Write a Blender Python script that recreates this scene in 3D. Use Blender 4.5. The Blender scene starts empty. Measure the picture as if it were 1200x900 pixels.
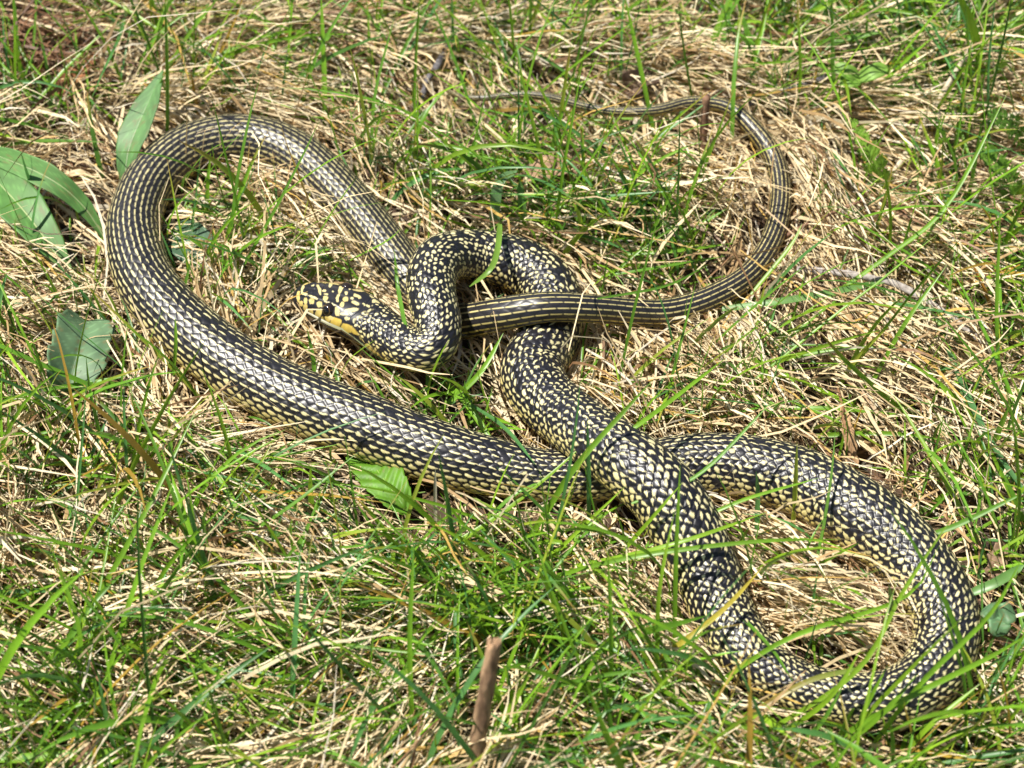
import bpy, math
import numpy as np
from mathutils import Vector

# ------------------------------------------------------------------ camera, sky, sun, exposure
SC = bpy.context.scene
COL = SC.collection
R = math.radians
PITCH = R(52.0)          # below the horizon
DIST = 0.77              # metres to the middle of the snake
HFOV = R(34.0)
PW, PH = 1200.0, 900.0   # size of the photograph that the positions were measured in
FPX = (PW / 2) / math.tan(HFOV / 2)
FWD = np.array([0, math.cos(PITCH), -math.sin(PITCH)])
UPV = np.array([0, math.sin(PITCH), math.cos(PITCH)])
RGT = np.array([1.0, 0, 0])
CAM = -FWD * DIST

cam_d = bpy.data.cameras.new('camera')
cam = bpy.data.objects.new('camera', cam_d)
COL.objects.link(cam)
cam.location = CAM
cam.rotation_euler = (math.pi / 2 - PITCH, 0, 0)
cam_d.sensor_width = 36.0
cam_d.lens = 18.0 / math.tan(HFOV / 2)
cam_d.clip_start = 0.01
cam_d.clip_end = 100.0
cam_d.dof.use_dof = True
cam_d.dof.focus_distance = 0.725
cam_d.dof.aperture_fstop = 11.0
SC.camera = cam

SUN_AZ, SUN_EL = R(-77.0), R(65.0)     # azimuth from +Y, clockwise positive
w = bpy.data.worlds.new('World')
SC.world = w
w.use_nodes = True
nt = w.node_tree
sky = nt.nodes.new('ShaderNodeTexSky')
sky.sky_type = 'NISHITA'
sky.sun_disc = False
sky.sun_elevation = SUN_EL
sky.sun_rotation = SUN_AZ
nt.links.new(sky.outputs['Color'], nt.nodes['Background'].inputs['Color'])
nt.nodes['Background'].inputs['Strength'].default_value = 0.055
sun_d = bpy.data.lights.new('sun', 'SUN')
sun_d.energy = 5.0
sun_d.angle = R(0.53)
sun_d.color = (1.0, 0.955, 0.88)
sun = bpy.data.objects.new('sun', sun_d)
COL.objects.link(sun)
TOSUN = Vector((math.sin(SUN_AZ) * math.cos(SUN_EL), math.cos(SUN_AZ) * math.cos(SUN_EL), math.sin(SUN_EL)))
sun.rotation_euler = TOSUN.to_track_quat('Z', 'Y').to_euler()
sun.location = TOSUN * 3
SC.view_settings.view_transform = 'Standard'
SC.view_settings.look = 'None'
SC.view_settings.exposure = 0.72
SC.view_settings.gamma = 1.0
SC.render.engine = 'CYCLES'
SC.cycles.max_bounces = 5
SC.cycles.diffuse_bounces = 3
SC.cycles.glossy_bounces = 2
SC.cycles.use_adaptive_sampling = True
SC.cycles.adaptive_threshold = 0.02
SC.cycles.use_denoising = True
SC.cycles.transmission_bounces = 4

# ------------------------------------------------------------------ helpers
rng = np.random.default_rng(7)


def vnoise(x, y, seed=0):
    """smooth value noise in -1..1 (vectorised)"""
    x = np.asarray(x, float); y = np.asarray(y, float)
    xi = np.floor(x).astype(np.int64); yi = np.floor(y).astype(np.int64)
    fx = x - xi; fy = y - yi
    fx = fx * fx * (3 - 2 * fx); fy = fy * fy * (3 - 2 * fy)

    def h(a, b):
        return hash01(a, b, seed) * 2 - 1
    return ((h(xi, yi) * (1 - fx) + h(xi + 1, yi) * fx) * (1 - fy)
            + (h(xi, yi + 1) * (1 - fx) + h(xi + 1, yi + 1) * fx) * fy)


def hash01(a, b, seed=0):
    a = np.asarray(a).astype(np.int64); b = np.asarray(b).astype(np.int64)
    n = (a * 374761393 + b * 668265263 + seed * 982451653) & 0x7fffffff
    n = ((n ^ (n >> 13)) * 1274126177) & 0x7fffffff
    n = ((n ^ (n >> 16)) * 1103515245 + 12345) & 0x7fffffff
    return (n & 0xffffff) / float(0x1000000)


def ground_z(x, y):
    z = 0.010 * vnoise(x * 5.0 + 3.1, y * 5.0 + 1.7, 1) + 0.004 * vnoise(x * 14.0, y * 14.0, 2)
    far = np.clip((np.hypot(x, y) - 0.6) / 2.0, 0, 1)
    return z + far * 0.06 * vnoise(x * 0.9 + 9, y * 0.9, 3)


def soft_ground(x, y):     # what the snake's weight follows: the slow part only
    return 0.007 * vnoise(x * 5.0 + 3.1, y * 5.0 + 1.7, 1)


def at(px, py, h=0.0):
    """point seen at photograph position (px, py), h metres above the local ground"""
    d = FWD + RGT * ((px - PW / 2) / FPX) + UPV * ((PH / 2 - py) / FPX)
    z = h
    for _ in range(4):
        p = CAM + d * ((z - CAM[2]) / d[2])
        z = h + float(soft_ground(p[0], p[1]))
    return p


def pix_of(x, y, z):
    d = np.stack([x, y, z], -1) - CAM
    dz = d @ FWD
    return PW / 2 + FPX * (d @ RGT) / dz, PH / 2 - FPX * (d @ UPV) / dz


def tag(o, label=None, cat=None, group=None, kind=None):
    if label: o['label'] = label
    if cat: o['category'] = cat
    if group: o['group'] = group
    if kind: o['kind'] = kind
    return o


def mesh_obj(name, verts, faces, mat, parent=None, colors=None, smooth=True, uvs=None):
    """verts (n,3) array, faces (m,4) or (m,3) array or a list of lists -> ONE linked mesh object"""
    me = bpy.data.meshes.new(name)
    verts = np.ascontiguousarray(verts, dtype=np.float32)
    if isinstance(faces, np.ndarray):
        m, k = faces.shape
        me.vertices.add(len(verts)); me.vertices.foreach_set('co', verts.ravel())
        me.loops.add(m * k); me.loops.foreach_set('vertex_index', faces.astype(np.int32).ravel())
        me.polygons.add(m)
        me.polygons.foreach_set('loop_start', np.arange(0, m * k, k, dtype=np.int32))
        me.polygons.foreach_set('loop_total', np.full(m, k, dtype=np.int32))
        me.update(calc_edges=True)
    else:
        me.from_pydata(verts.tolist(), [], faces)
        me.update()
    if smooth:
        me.polygons.foreach_set('use_smooth', np.ones(len(me.polygons), dtype=bool))
    if colors is not None:
        ca = me.color_attributes.new('tint', 'FLOAT_COLOR', 'POINT')
        c = np.ones((len(verts), 4), dtype=np.float32); c[:, :3] = colors
        ca.data.foreach_set('color', c.ravel())
    if uvs is not None:
        fa = me.attributes.new('along', 'FLOAT_VECTOR', 'POINT')
        v = np.zeros((len(verts), 3), dtype=np.float32); v[:, :2] = uvs
        fa.data.foreach_set('vector', v.ravel())
    me.materials.append(mat)
    o = bpy.data.objects.new(name, me)
    COL.objects.link(o)
    if parent is not None:
        o.parent = parent
    return o


def new_mat(name):
    m = bpy.data.materials.new(name)
    m.use_nodes = True
    return m, m.node_tree, m.node_tree.nodes['Principled BSDF']


def blade_mat(name, rough, transl, noise_scale, noise_amt, spec=0.4):
    """leaf-like: colour attribute x fine noise, part of the light passing through"""
    m, t, p = new_mat(name)
    a = t.nodes.new('ShaderNodeVertexColor'); a.layer_name = 'tint'
    n = t.nodes.new('ShaderNodeTexNoise'); n.inputs['Scale'].default_value = noise_scale
    n.inputs['Detail'].default_value = 3
    tc = t.nodes.new('ShaderNodeTexCoord')
    t.links.new(tc.outputs['Object'], n.inputs['Vector'])
    mr = t.nodes.new('ShaderNodeMapRange')
    mr.inputs[1].default_value = 0.25; mr.inputs[2].default_value = 0.75
    mr.inputs[3].default_value = 1 - noise_amt; mr.inputs[4].default_value = 1 + noise_amt
    t.links.new(n.outputs['Fac'], mr.inputs[0])
    mx = t.nodes.new('ShaderNodeVectorMath'); mx.operation = 'SCALE'
    t.links.new(a.outputs['Color'], mx.inputs[0]); t.links.new(mr.outputs[0], mx.inputs['Scale'])
    t.links.new(mx.outputs[0], p.inputs['Base Color'])
    p.inputs['Roughness'].default_value = rough
    p.inputs['Specular IOR Level'].default_value = spec
    if transl > 0:
        tr = t.nodes.new('ShaderNodeBsdfTranslucent')
        t.links.new(mx.outputs[0], tr.inputs['Color'])
        mix = t.nodes.new('ShaderNodeMixShader'); mix.inputs[0].default_value = transl
        out = t.nodes['Material Output']
        t.links.new(p.outputs[0], mix.inputs[1]); t.links.new(tr.outputs[0], mix.inputs[2])
        t.links.new(mix.outputs[0], out.inputs['Surface'])
    return m


M_STRAW = blade_mat('dry_straw', 0.5, 0.18, 260, 0.22, 0.35)
M_GRASS = blade_mat('green_grass', 0.38, 0.36, 120, 0.18, 0.5)
M_LEAF = blade_mat('broad_leaf', 0.52, 0.30, 160, 0.12, 0.45)
M_DEADLEAF = blade_mat('dead_leaf', 0.75, 0.12, 180, 0.3, 0.2)


def bark_mat(name, c1, c2, scale, rough=0.85, stretch=1.0):
    m, t, p = new_mat(name)
    tc = t.nodes.new('ShaderNodeTexCoord')
    n = t.nodes.new('ShaderNodeTexNoise'); n.inputs['Scale'].default_value = scale; n.inputs['Detail'].default_value = 6
    mp = t.nodes.new('ShaderNodeMapping'); mp.inputs['Scale'].default_value = (1, 1, stretch)
    t.links.new(tc.outputs['Object'], mp.inputs['Vector']); t.links.new(mp.outputs[0], n.inputs['Vector'])
    r = t.nodes.new('ShaderNodeValToRGB')
    r.color_ramp.elements[0].position = 0.35; r.color_ramp.elements[0].color = (*c1, 1)
    r.color_ramp.elements[1].position = 0.68; r.color_ramp.elements[1].color = (*c2, 1)
    t.links.new(n.outputs['Fac'], r.inputs[0]); t.links.new(r.outputs[0], p.inputs['Base Color'])
    b = t.nodes.new('ShaderNodeBump'); b.inputs['Strength'].default_value = 0.6; b.inputs['Distance'].default_value = 0.0006
    t.links.new(n.outputs['Fac'], b.inputs['Height']); t.links.new(b.outputs[0], p.inputs['Normal'])
    p.inputs['Roughness'].default_value = rough
    return m


M_BROWN = bark_mat('brown_stem', (0.085, 0.042, 0.022), (0.27, 0.15, 0.085), 330)
M_STAKE = bark_mat('dry_brown_stem', (0.15, 0.085, 0.045), (0.46, 0.29, 0.16), 330, stretch=.12)
M_GREYTWIG = bark_mat('grey_twig', (0.20, 0.17, 0.15), (0.47, 0.43, 0.39), 420)
M_DARKTWIG = bark_mat('dark_twig', (0.055, 0.05, 0.055), (0.19, 0.18, 0.19), 380)
M_PALESTALK = bark_mat('pale_stalk', (0.36, 0.29, 0.19), (0.62, 0.54, 0.40), 300)
M_RUSTTWIG = bark_mat('rust_twig', (0.12, 0.06, 0.03), (0.30, 0.17, 0.10), 380)


# ------------------------------------------------------------------ ground
def build_ground():
    q = np.concatenate([-np.geomspace(0.8, 12, 14)[::-1], np.linspace(-0.78, 0.78, 200), np.geomspace(0.8, 12, 14)])
    X, Y = np.meshgrid(q, q, indexing='ij')
    Z = ground_z(X, Y) - 0.003 + 0.0025 * vnoise(X * 60, Y * 60, 5) + 0.0015 * vnoise(X * 160, Y * 160, 6)
    n = len(q)
    V = np.stack([X, Y, Z], -1).reshape(-1, 3)
    i = np.arange(n - 1)
    I, J = np.meshgrid(i, i, indexing='ij')
    a = (I * n + J).ravel()
    F = np.stack([a, a + n, a + n + 1, a + 1], -1)
    m, t, p = new_mat('soil_with_litter')
    tc = t.nodes.new('ShaderNodeTexCoord')
    n1 = t.nodes.new('ShaderNodeTexNoise'); n1.inputs['Scale'].default_value = 90; n1.inputs['Detail'].default_value = 8
    n2 = t.nodes.new('ShaderNodeTexNoise'); n2.inputs['Scale'].default_value = 9; n2.inputs['Detail'].default_value = 4
    for nn in (n1, n2): t.links.new(tc.outputs['Object'], nn.inputs['Vector'])
    r1 = t.nodes.new('ShaderNodeValToRGB')
    e = r1.color_ramp.elements
    e[0].position = 0.32; e[0].color = (0.030, 0.018, 0.011, 1)
    e[1].position = 0.72; e[1].color = (0.16, 0.105, 0.06, 1)
    t.links.new(n1.outputs['Fac'], r1.inputs[0])
    mx = t.nodes.new('ShaderNodeMix'); mx.data_type = 'RGBA'; mx.blend_type = 'MULTIPLY'
    mx.inputs[0].default_value = 0.5
    t.links.new(r1.outputs[0], mx.inputs[6]); t.links.new(n2.outputs['Color'], mx.inputs[7])
    t.links.new(mx.outputs[2], p.inputs['Base Color'])
    b = t.nodes.new('ShaderNodeBump'); b.inputs['Distance'].default_value = 0.002
    t.links.new(n1.outputs['Fac'], b.inputs['Height']); t.links.new(b.outputs[0], p.inputs['Normal'])
    p.inputs['Roughness'].default_value = 0.95
    o = mesh_obj('ground', V, F, m)
    tag(o, 'dark brown soil beneath the matted dry grass', 'ground', kind='structure')


build_ground()

# ------------------------------------------------------------------ the snake's path
# px, py, half width (px), height of the axis over the ground (mm), pattern zone, scale length / radius, rows round the body
PATH = [
    (347.5, 343.5, 26, 17, 0, .26, 30), (366, 350, 26, 18, 0, .26, 30), (388, 357, 26, 19, 0, .26, 30),
    (412, 367, 26.5, 20, 0, .26, 30), (436, 381, 26.5, 21, 0, .26, 30), (458, 396, 26.5, 23, 0, .26, 30),
    (479, 408.5, 26, 25, 0, .26, 30), (499, 411, 26, 27, 0, .26, 30), (512, 399, 26.5, 29, 0, .26, 30),
    (513, 377, 27.5, 31, 0, .265, 30), (507, 352, 28.5, 32, 0, .27, 30), (505, 329, 29, 31, .0, .27, 30),
    (514, 308, 30, 28, .05, .27, 30), (533, 300, 30, 23, .1, .27, 30), (558, 300, 30.5, 18, .15, .27, 30),
    (586, 305, 32, 15, .2, .27, 30), (614, 314, 33, 13, .25, .27, 30), (638, 332, 34, 12, .3, .27, 30),
    (650, 358, 34, 12, .4, .27, 30), (647, 386, 35, 12, .5, .27, 30), (633, 413, 37, 13, .55, .27, 30),
    (624, 438, 38, 14, .6, .27, 30), (634, 462, 37, 17, .7, .27, 30), (658, 485, 36.5, 22, .8, .27, 30),
    (694, 511, 37.5, 30, .9, .27, 30), (737, 543, 40, 35, 1, .27, 30), (776, 577, 42, 33, 1, .27, 30),
    (803, 618, 42, 27, 1, .27, 30), (827, 668, 39, 19, 1, .27, 30), (848, 719, 36.5, 14, 1, .27, 30),
    (882, 771, 34, 12.5, 1, .27, 30), (932, 804, 31, 11.5, 1, .28, 30), (986, 818, 31.5, 11.5, 1, .28, 30),
    (1040, 820, 34.5, 12, 1, .27, 30), (1085, 797, 37, 13, 1, .265, 30), (1108, 753, 38, 13.5, 1, .26, 30),
    (1102, 705, 40, 14, 1, .26, 30), (1066, 652, 41.5, 15, 1.1, .26, 30), (1012, 608, 43.5, 15.5, 1.2, .26, 30),
    (952, 571, 41, 14.5, 1.35, .27, 30), (892, 551, 38.5, 13.5, 1.45, .30, 30), (840, 543, 36, 12.5, 1.5, .31, 30),
    (790, 545, 34, 11.5, 1.55, .32, 30), (740, 552, 32, 11, 1.6, .32, 30), (690, 557, 31, 11, 1.65, .33, 30),
    (632, 557, 31.5, 11.5, 1.7, .34, 30), (580, 548, 34.5, 12.5, 1.8, .35, 30), (529, 536, 37.5, 14, 1.9, .36, 30),
    (476, 519, 38.5, 14.5, 2, .36, 30), (425, 499, 39, 15, 2, .36, 30), (372, 479, 38.5, 15, 2, .36, 30),
    (319, 455, 38, 15, 2.05, .36, 30), (266, 423, 38, 15, 2.1, .37, 30), (215, 382, 37, 14.5, 2.2, .38, 30),
    (174, 335, 35, 14, 2.4, .38, 30), (158, 288, 33, 13, 2.55, .38, 30), (160, 250, 31, 12.5, 2.7, .38, 30),
    (178, 212, 31, 12.5, 2.8, .38, 30), (215, 180, 31, 12.5, 2.85, .38, 30), (263, 165, 30.5, 12.5, 2.9, .38, 30),
    (312, 168, 30, 12, 2.9, .38, 30), (355, 188, 29.5, 12, 2.95, .38, 30), (396, 225, 29, 11.5, 3, .39, 30),
    (434, 268, 28.5, 11, 3, .39, 30), (468, 312, 28, 10, 3, .39, 30), (498, 350, 24, 9, 3.3, .5, 30),
    (522, 372, 22.5, 10, 3.6, .62, 16), (548, 376, 21, 14, 4, .72, 16), (592, 368, 20.5, 26, 4, .75, 16),
    (640, 360.5, 18.5, 32, 4, .75, 16), (690, 362, 17.5, 27, 4, .75, 16), (738, 366, 17, 17, 4, .75, 16),
    (784, 365.5, 16.5, 10, 4, .75, 16), (833, 350, 15.5, 9, 4, .75, 16), (878, 322, 14.5, 9, 4, .75, 16),
    (905, 281, 13.5, 9, 4, .75, 16), (915, 234, 12.8, 10, 4, .75, 16), (909, 191, 12.2, 11, 4, .8, 16),
    (887, 156, 10.8, 15, 4.2, .9, 12), (853, 126, 9, 18, 4.3, 1.0, 12), (810, 120.5, 7.8, 19, 4.3, 1.1, 12),
    (768, 129.5, 7, 19, 4.3, 1.1, 12), (722, 131, 6.3, 18, 4.3, 1.1, 12), (690, 126, 6.2, 18, 4.3, 1.2, 12),
    (663, 119, 6, 19, 4.3, 1.2, 12), (640, 113.5, 5.6, 20, 4.3, 1.2, 12), (617, 111, 5.2, 20, 4.3, 1.2, 12),
    (593, 112, 4.6, 19, 4.3, 1.2, 12), (568, 115, 4.0, 18, 4.3, 1.2, 12), (546, 114, 3.3, 16, 4.3, 1.2, 12),
    (530, 109, 2.5, 14, 4.3, 1.2, 12), (519, 101, 1.4, 11, 4.3, 1.2, 12)]


def catmull(P, per=40):
    P = np.asarray(P, float)
    Q = np.vstack([2 * P[0] - P[1], P, 2 * P[-1] - P[-2]])
    out = []
    for i in range(1, len(Q) - 2):
        p0, p1, p2, p3 = Q[i - 1], Q[i], Q[i + 1], Q[i + 2]
        # centripetal-ish knots from the first three columns keep tight bends tidy
        t = np.linspace(0, 1, per, endpoint=False)[:, None]
        out.append(0.5 * ((2 * p1) + (-p0 + p2) * t + (2 * p0 - 5 * p1 + 4 * p2 - p3) * t ** 2 + (-p0 + 3 * p1 - 3 * p2 + p3) * t ** 3))
    out.append(P[-1:])
    return np.vstack(out)


def build_path():
    rows = []
    for (px, py, hw, h, zone, k, N) in PATH:
        p = at(px, py, h / 1000.0)
        depth = float(np.dot(p - CAM, FWD))
        rows.append([*p, hw * depth / FPX, zone, k, N])
    D = catmull(rows, 40)
    ds = np.r_[0, np.cumsum(np.linalg.norm(np.diff(D[:, :3], axis=0), axis=1))]
    return D, ds


PD, PS = build_path()
HEAD_LEN = 0.0425        # snout to the angle of the jaw, metres


def smooth01(a, b, x):
    t = np.clip((x - a) / (b - a), 0, 1)
    return t * t * (3 - 2 * t)


def head_spots():
    """pale marks of the head, painted highlights on brow and snout included, as (distance from snout, angle round the head, two radii, turn, yellowness);
    measured on an enlargement of the head (6x, corner 340,310)"""
    L = [(205, 172, 9, 44, -12, .5), (84, 172, 8, 34, 20, .5), (100, 208, 24, 9, 15, .2), (56, 225, 10, 38, 0, .8),  # the flat whitish snout mark is yellow mixed with a painted highlight
         (285, 136, 12, 18, 0, .5), (240, 181, 14, 6, 0, .4), (255, 207, 14, 6, 0, .4), (250, 240, 16, 16, 0, .6),
         (330, 245, 10, 22, 0, .5), (338, 214, 10, 7, 0, .4), (355, 172, 12, 26, 25, .5), (395, 200, 10, 9, 0, .3),
         (388, 240, 18, 18, 0, .7), (365, 280, 13, 18, 20, .6), (475, 222, 28, 10, 22, .4), (460, 265, 26, 10, 22, .4),
         (438, 236, 12, 9, 0, .3), (165, 230, 34, 7, 24, .2), (285, 277, 42, 6, 20, .2), (205, 280, 18, 20, 0, .6),  # the two long thin marks paint the highlight along the brow ridge
         (198, 342, 20, 28, 20, .8), (150, 256, 18, 20, 0, .7), (108, 256, 11, 24, 0, .7), (105, 302, 15, 22, 0, .8),
         (146, 332, 15, 20, 0, .8), (74, 275, 13, 18, 0, .8), (330, 332, 15, 30, 0, .6), (287, 376, 24, 13, 10, .7),
         (250, 386, 30, 17, 10, .9), (318, 408, 36, 32, 20, 1), (398, 446, 40, 27, 20, 1), (475, 472, 45, 24, 15, 1),
         (428, 322, 48, 12, -8, .3), (380, 348, 30, 9, 0, .2), (400, 379, 16, 11, 0, .2), (427, 343, 10, 8, 0, .2),
         (527, 345, 23, 15, 0, .3), (460, 400, 17, 20, 0, .3), (486, 371, 15, 13, 0, .3), (540, 416, 20, 16, 0, .4),
         (576, 326, 18, 16, 0, .3), (590, 256, 14, 11, 0, .2), (545, 290, 14, 8, 30, .2), (510, 430, 14, 10, 0, .4),
         (575, 408, 9, 14, 0, .3), (615, 405, 22, 7, 35, .3), (655, 435, 13, 13, 0, .3), (622, 442, 12, 10, 0, .3),
         (520, 280, 10, 6, 30, .2), (420, 175, 8, 5, 0, .2), (300, 190, 7, 5, 0, .2), (160, 150, 10, 4, 0, .2)]
    # the same on the far side of the head, mirrored over the crown
    return L


def build_snake():
    s_tot = PS[-1]
    # ring positions: fine over the head, then a fixed number per scale
    r_of = lambda s: np.interp(s, PS, PD[:, 3])
    fine = np.linspace(0, s_tot, 6000)
    kk = np.interp(fine, PS, PD[:, 5]); rr = r_of(fine)
    U = np.r_[0, np.cumsum(np.diff(fine) / (kk[1:] * rr[1:]))]
    u_head = np.interp(HEAD_LEN * 1.32, fine, U)
    ringsH = np.concatenate([HEAD_LEN * 1.32 * (np.linspace(0, 1, 240) ** 1.35)])
    nper = 8
    uu = np.arange(u_head + 1.0 / nper, U[-1], 1.0 / nper)
    S = np.concatenate([ringsH, np.interp(uu, U, fine)])
    u = np.interp(S, fine, U)
    n = len(S)
    C = np.stack([np.interp(S, PS, PD[:, i]) for i in range(3)], -1)
    e = 0.0011
    T = np.stack([np.interp(S + e, PS, PD[:, i]) - np.interp(S - e, PS, PD[:, i]) for i in range(3)], -1)
    T /= np.linalg.norm(T, axis=1)[:, None]
    # smooth the tangents a little so that rings do not jitter
    up = np.array([0, 0, 1.0])
    Nn = up - T * T[:, 2:3]
    Nn /= np.linalg.norm(Nn, axis=1)[:, None]
    B = np.cross(T, Nn)             # side; sin(phi) > 0 is the side that the camera sees on the head
    rad = r_of(S)
    zone = np.interp(S, PS, PD[:, 4])
    rowsN = np.where(S < PS[np.searchsorted(PD[:, 4], 3.35)], 30.0, np.where(zone < 4.1, 16.0, 12.0))

    # angles: dense over back and flanks, coarse below
    ph = np.concatenate([np.linspace(-R(125), R(125), 181), np.linspace(R(125), R(235), 11)[1:-1]])
    m = len(ph)
    PHI = np.broadcast_to(ph, (n, m))
    SS = np.broadcast_to(S[:, None], (n, m))
    th = SS / HEAD_LEN                       # 0 snout .. 1 jaw angle

    # --- head section profile
    t = S / HEAD_LEN
    hw_prof = np.interp(t, [0, .004, .015, .04, .09, .16, .26, .40, .55, .72, .86, 1.0, 1.15, 1.4],
                        [0.02, .24, .38, .52, .65, .76, .87, .99, 1.09, 1.14, 1.12, 1.06, 1.0, 1.0])
    hh_prof = np.interp(t, [0, .004, .015, .04, .09, .16, .26, .40, .55, .72, .86, 1.0, 1.15, 1.4],
                        [0.02, .19, .30, .40, .50, .59, .69, .79, .85, .88, .90, .93, .97, 1.0])
    W = rad * hw_prof; H = rad * hh_prof
    isH = 1 - smooth01(0.9, 1.25, t)         # 1 on the head
    c, s_ = np.cos(PHI), np.sin(PHI)
    pw = 1 - 0.22 * isH[:, None]             # squarer section on the head
    cc = np.sign(c) * np.abs(c) ** pw
    sn = np.sign(s_) * np.abs(s_) ** pw
    lat = W[:, None] * sn
    ver = H[:, None] * cc
    ver = np.where(ver < 0, ver * 0.86, ver)   # flatter belly
    base_r = rad[:, None]

    # --- scales
    N = rowsN[:, None]
    v = PHI / (2 * np.pi / N)
    vmax = np.round(N * 0.36)
    uA = np.broadcast_to(u[:, None], (n, m))
    best = np.full((n, m), 9.0); second = np.full((n, m), 9.0)
    bi = np.zeros((n, m)); bj = np.zeros((n, m)); bdu = np.zeros((n, m)); bdv = np.zeros((n, m))
    for di in (0, 1):
        for dj in (0, 1):
            i = np.floor(v) + di
            off = 0.5 * np.mod(i, 2)
            j = np.floor(uA - off) + dj
            du = uA - off - j; dv = v - i
            d = 0.62 * (np.abs(du) + 0.52 * np.abs(dv)) + 0.38 * np.sqrt((1.25 * du) ** 2 + (0.72 * dv) ** 2)
            closer = d < best
            second = np.where(closer, best, np.minimum(second, d))
            best = np.where(closer, d, best)
            bi = np.where(closer, i, bi); bj = np.where(closer, j, bj)
            bdu = np.where(closer, du, bdu); bdv = np.where(closer, dv, bdv)
    edge = second - best
    belly = np.abs(v) > vmax + 0.5
    lift = smooth01(0.0, 0.26, edge)
    soft = np.interp(zone, [0, 1, 2, 3, 4], [.75, .8, .6, .5, .5])[:, None]
    relief = soft * ((lift - 0.65) * 0.026 + 0.022 * bdu * lift + 0.014 * (1 - 4 * bdv ** 2) * lift)
    eb = np.abs(np.mod(uA, 1.0) - 0.5)
    relief = np.where(belly, 0.012 * (1 - smooth01(.42, .5, eb)), relief)
    # creases where the skin folds on tight bends
    th_e = th - .24 * smooth01(R(30), R(95), np.abs(PHI)) * (PHI > -3) - .10 * (1 - smooth01(R(25), R(50), np.abs(PHI)))
    onbody = smooth01(.86, .98, th_e)
    kink = smooth01(9, 25, bj * 0 + 0)  # none by default
    relief = relief * onbody * base_r

    # --- pattern
    h1 = hash01(bi, bj, 11); h2 = hash01(bi, bj, 12); h3 = hash01(bi, bj, 13)
    Z = np.broadcast_to(zone[:, None], (n, m))
    aphi = np.abs(PHI)
    uc = bj + 0.5 * np.mod(bi, 2)
    flank = smooth01(R(35), R(105), aphi)

    h4 = hash01(bi, bj, 14); h5 = hash01(bi, bj, 15); h6 = hash01(bi, bj, 16)
    rag = vnoise(uA * 3.3, v * 2.9, 17) * .75 + vnoise(uA * 7.1, v * 6.3, 18) * .25

    def streak(du0, a, wdt, taper, wild=0.0):
        x_ = bdu - du0 - wild * .22 * (h4 - .5); y_ = bdv - wild * .35 * (h5 - .5)
        an = wild * 1.3 * (h6 - .5)
        ca_, sa_ = np.cos(an), np.sin(an)
        x_, y_ = x_ * ca_ + y_ * .6 * sa_, -x_ * sa_ / .6 + y_ * ca_
        q = x_ / a
        wv = wdt * (1 - taper * np.clip(q, -1, 1))
        dd = np.maximum(np.abs(q) ** 2 + (y_ / np.maximum(wv, 1e-3)) ** 2, 0) + wild * .85 * rag
        return 1 - smooth01(0.70, 1.14, dd)
    # zone 0: black with cross bars of pale spots
    barp = uc / 1.9 + 0.28 * vnoise(bi * 0.45, uc * 0.21, 21)
    inbar = np.mod(barp, 1.0) < 0.52 + 0.14 * flank
    k0 = np.where(inbar, streak(0.05, .27 + .18 * h1, .19 + .22 * h2 + .16 * flank, .15, .9) * (h3 < .92),
                  streak(0.0, .24 + .2 * h1, .08 + .10 * h2, .2, .7) * (h3 < .55))
    # zone 1: spots of every size
    sz = 0.35 + 0.65 * vnoise(uc * .55, bi * .8, 31) + 0.35 * (h1 - .5)
    side_w = .13 + .27 * flank
    k1 = np.maximum(streak(0.02, .40 + .16 * h2, (side_w - .03) * (.75 + .5 * h5) + .16 * np.clip(sz, 0, 1) * h6, .75, .95) * (h3 < .93 - .3 * (sz < 0)),
                    streak(-.14, .17 + .15 * h4, .13 + .28 * h5 * h4 + .12 * flank, .2, 1.3) * (h1 < .68 + .2 * flank))
    # zone 2: a wedge on each scale, a fine dash along the spine
    w2 = .11 + .52 * flank ** 1.35 + .06 * (h1 - .5)
    k2 = np.maximum(streak(0.06 - .05 * flank, .46 - .08 * flank, w2, -.35, .35) * (h3 < .97),
                    streak(.1, .22, .18 + .24 * h5, .0, .9) * (h1 < .9 * flank))
    # zone 3: dash along every row
    w3 = .15 + .05 * (h1 - .5) + .05 * flank
    k3 = streak(0.0, .50, w3, -.15, .12)
    w4 = .105 + .03 * (h1 - .5) + .06 * flank
    q4 = 1 - smooth01(.8, 1.15, np.abs(bdv) / w4)
    k4 = q4 * (1 - smooth01(.46, .5, np.abs(bdu)))
    ks = [k0, k1, k2, k3, k4]
    pale = np.zeros((n, m))
    for i in range(5):
        wgt = np.clip(1 - np.abs(Z - i), 0, 1) if i < 4 else np.clip(Z - 3, 0, 1)
        # choose scale by scale between neighbouring zones instead of blending
        lo = np.floor(Z); f = Z - lo
        pick = np.where(hash01(bi, bj, 41) < f, lo + 1, lo)
        pale = np.where(np.clip(pick, 0, 4) == i, ks[i], pale)
    # lower flanks and belly: yellow
    throat = 1 - smooth01(12, 34, uA)
    lowy = smooth01(vmax - 1.2 - 5.4 * throat, vmax + 0.4 - 4.6 * throat, np.abs(v))
    pale = np.maximum(pale, lowy * np.where(h2 < .75, 1 - smooth01(.05, .0, edge), 0))
    pale = np.where(belly, np.where(eb > .46, .25, 1.0), pale)
    pale = np.where(edge < 0.012, pale * .25, pale)

    black = np.array([0.0095, 0.0090, 0.0120])
    cream = np.array([0.72, 0.645, 0.345]); yellow = np.array([0.60, 0.46, 0.10])
    ymix = smooth01(R(40), R(115), aphi) * (0.75 + .25 * h3) + 0.12 * (Z > 2.5) + .5 * throat * smooth01(R(60), R(90), aphi)
    ymix = np.clip(ymix + 0.25 * (Z > 3.5), 0, 1)
    pc = cream * (1 - ymix[..., None]) + yellow * ymix[..., None]
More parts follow.
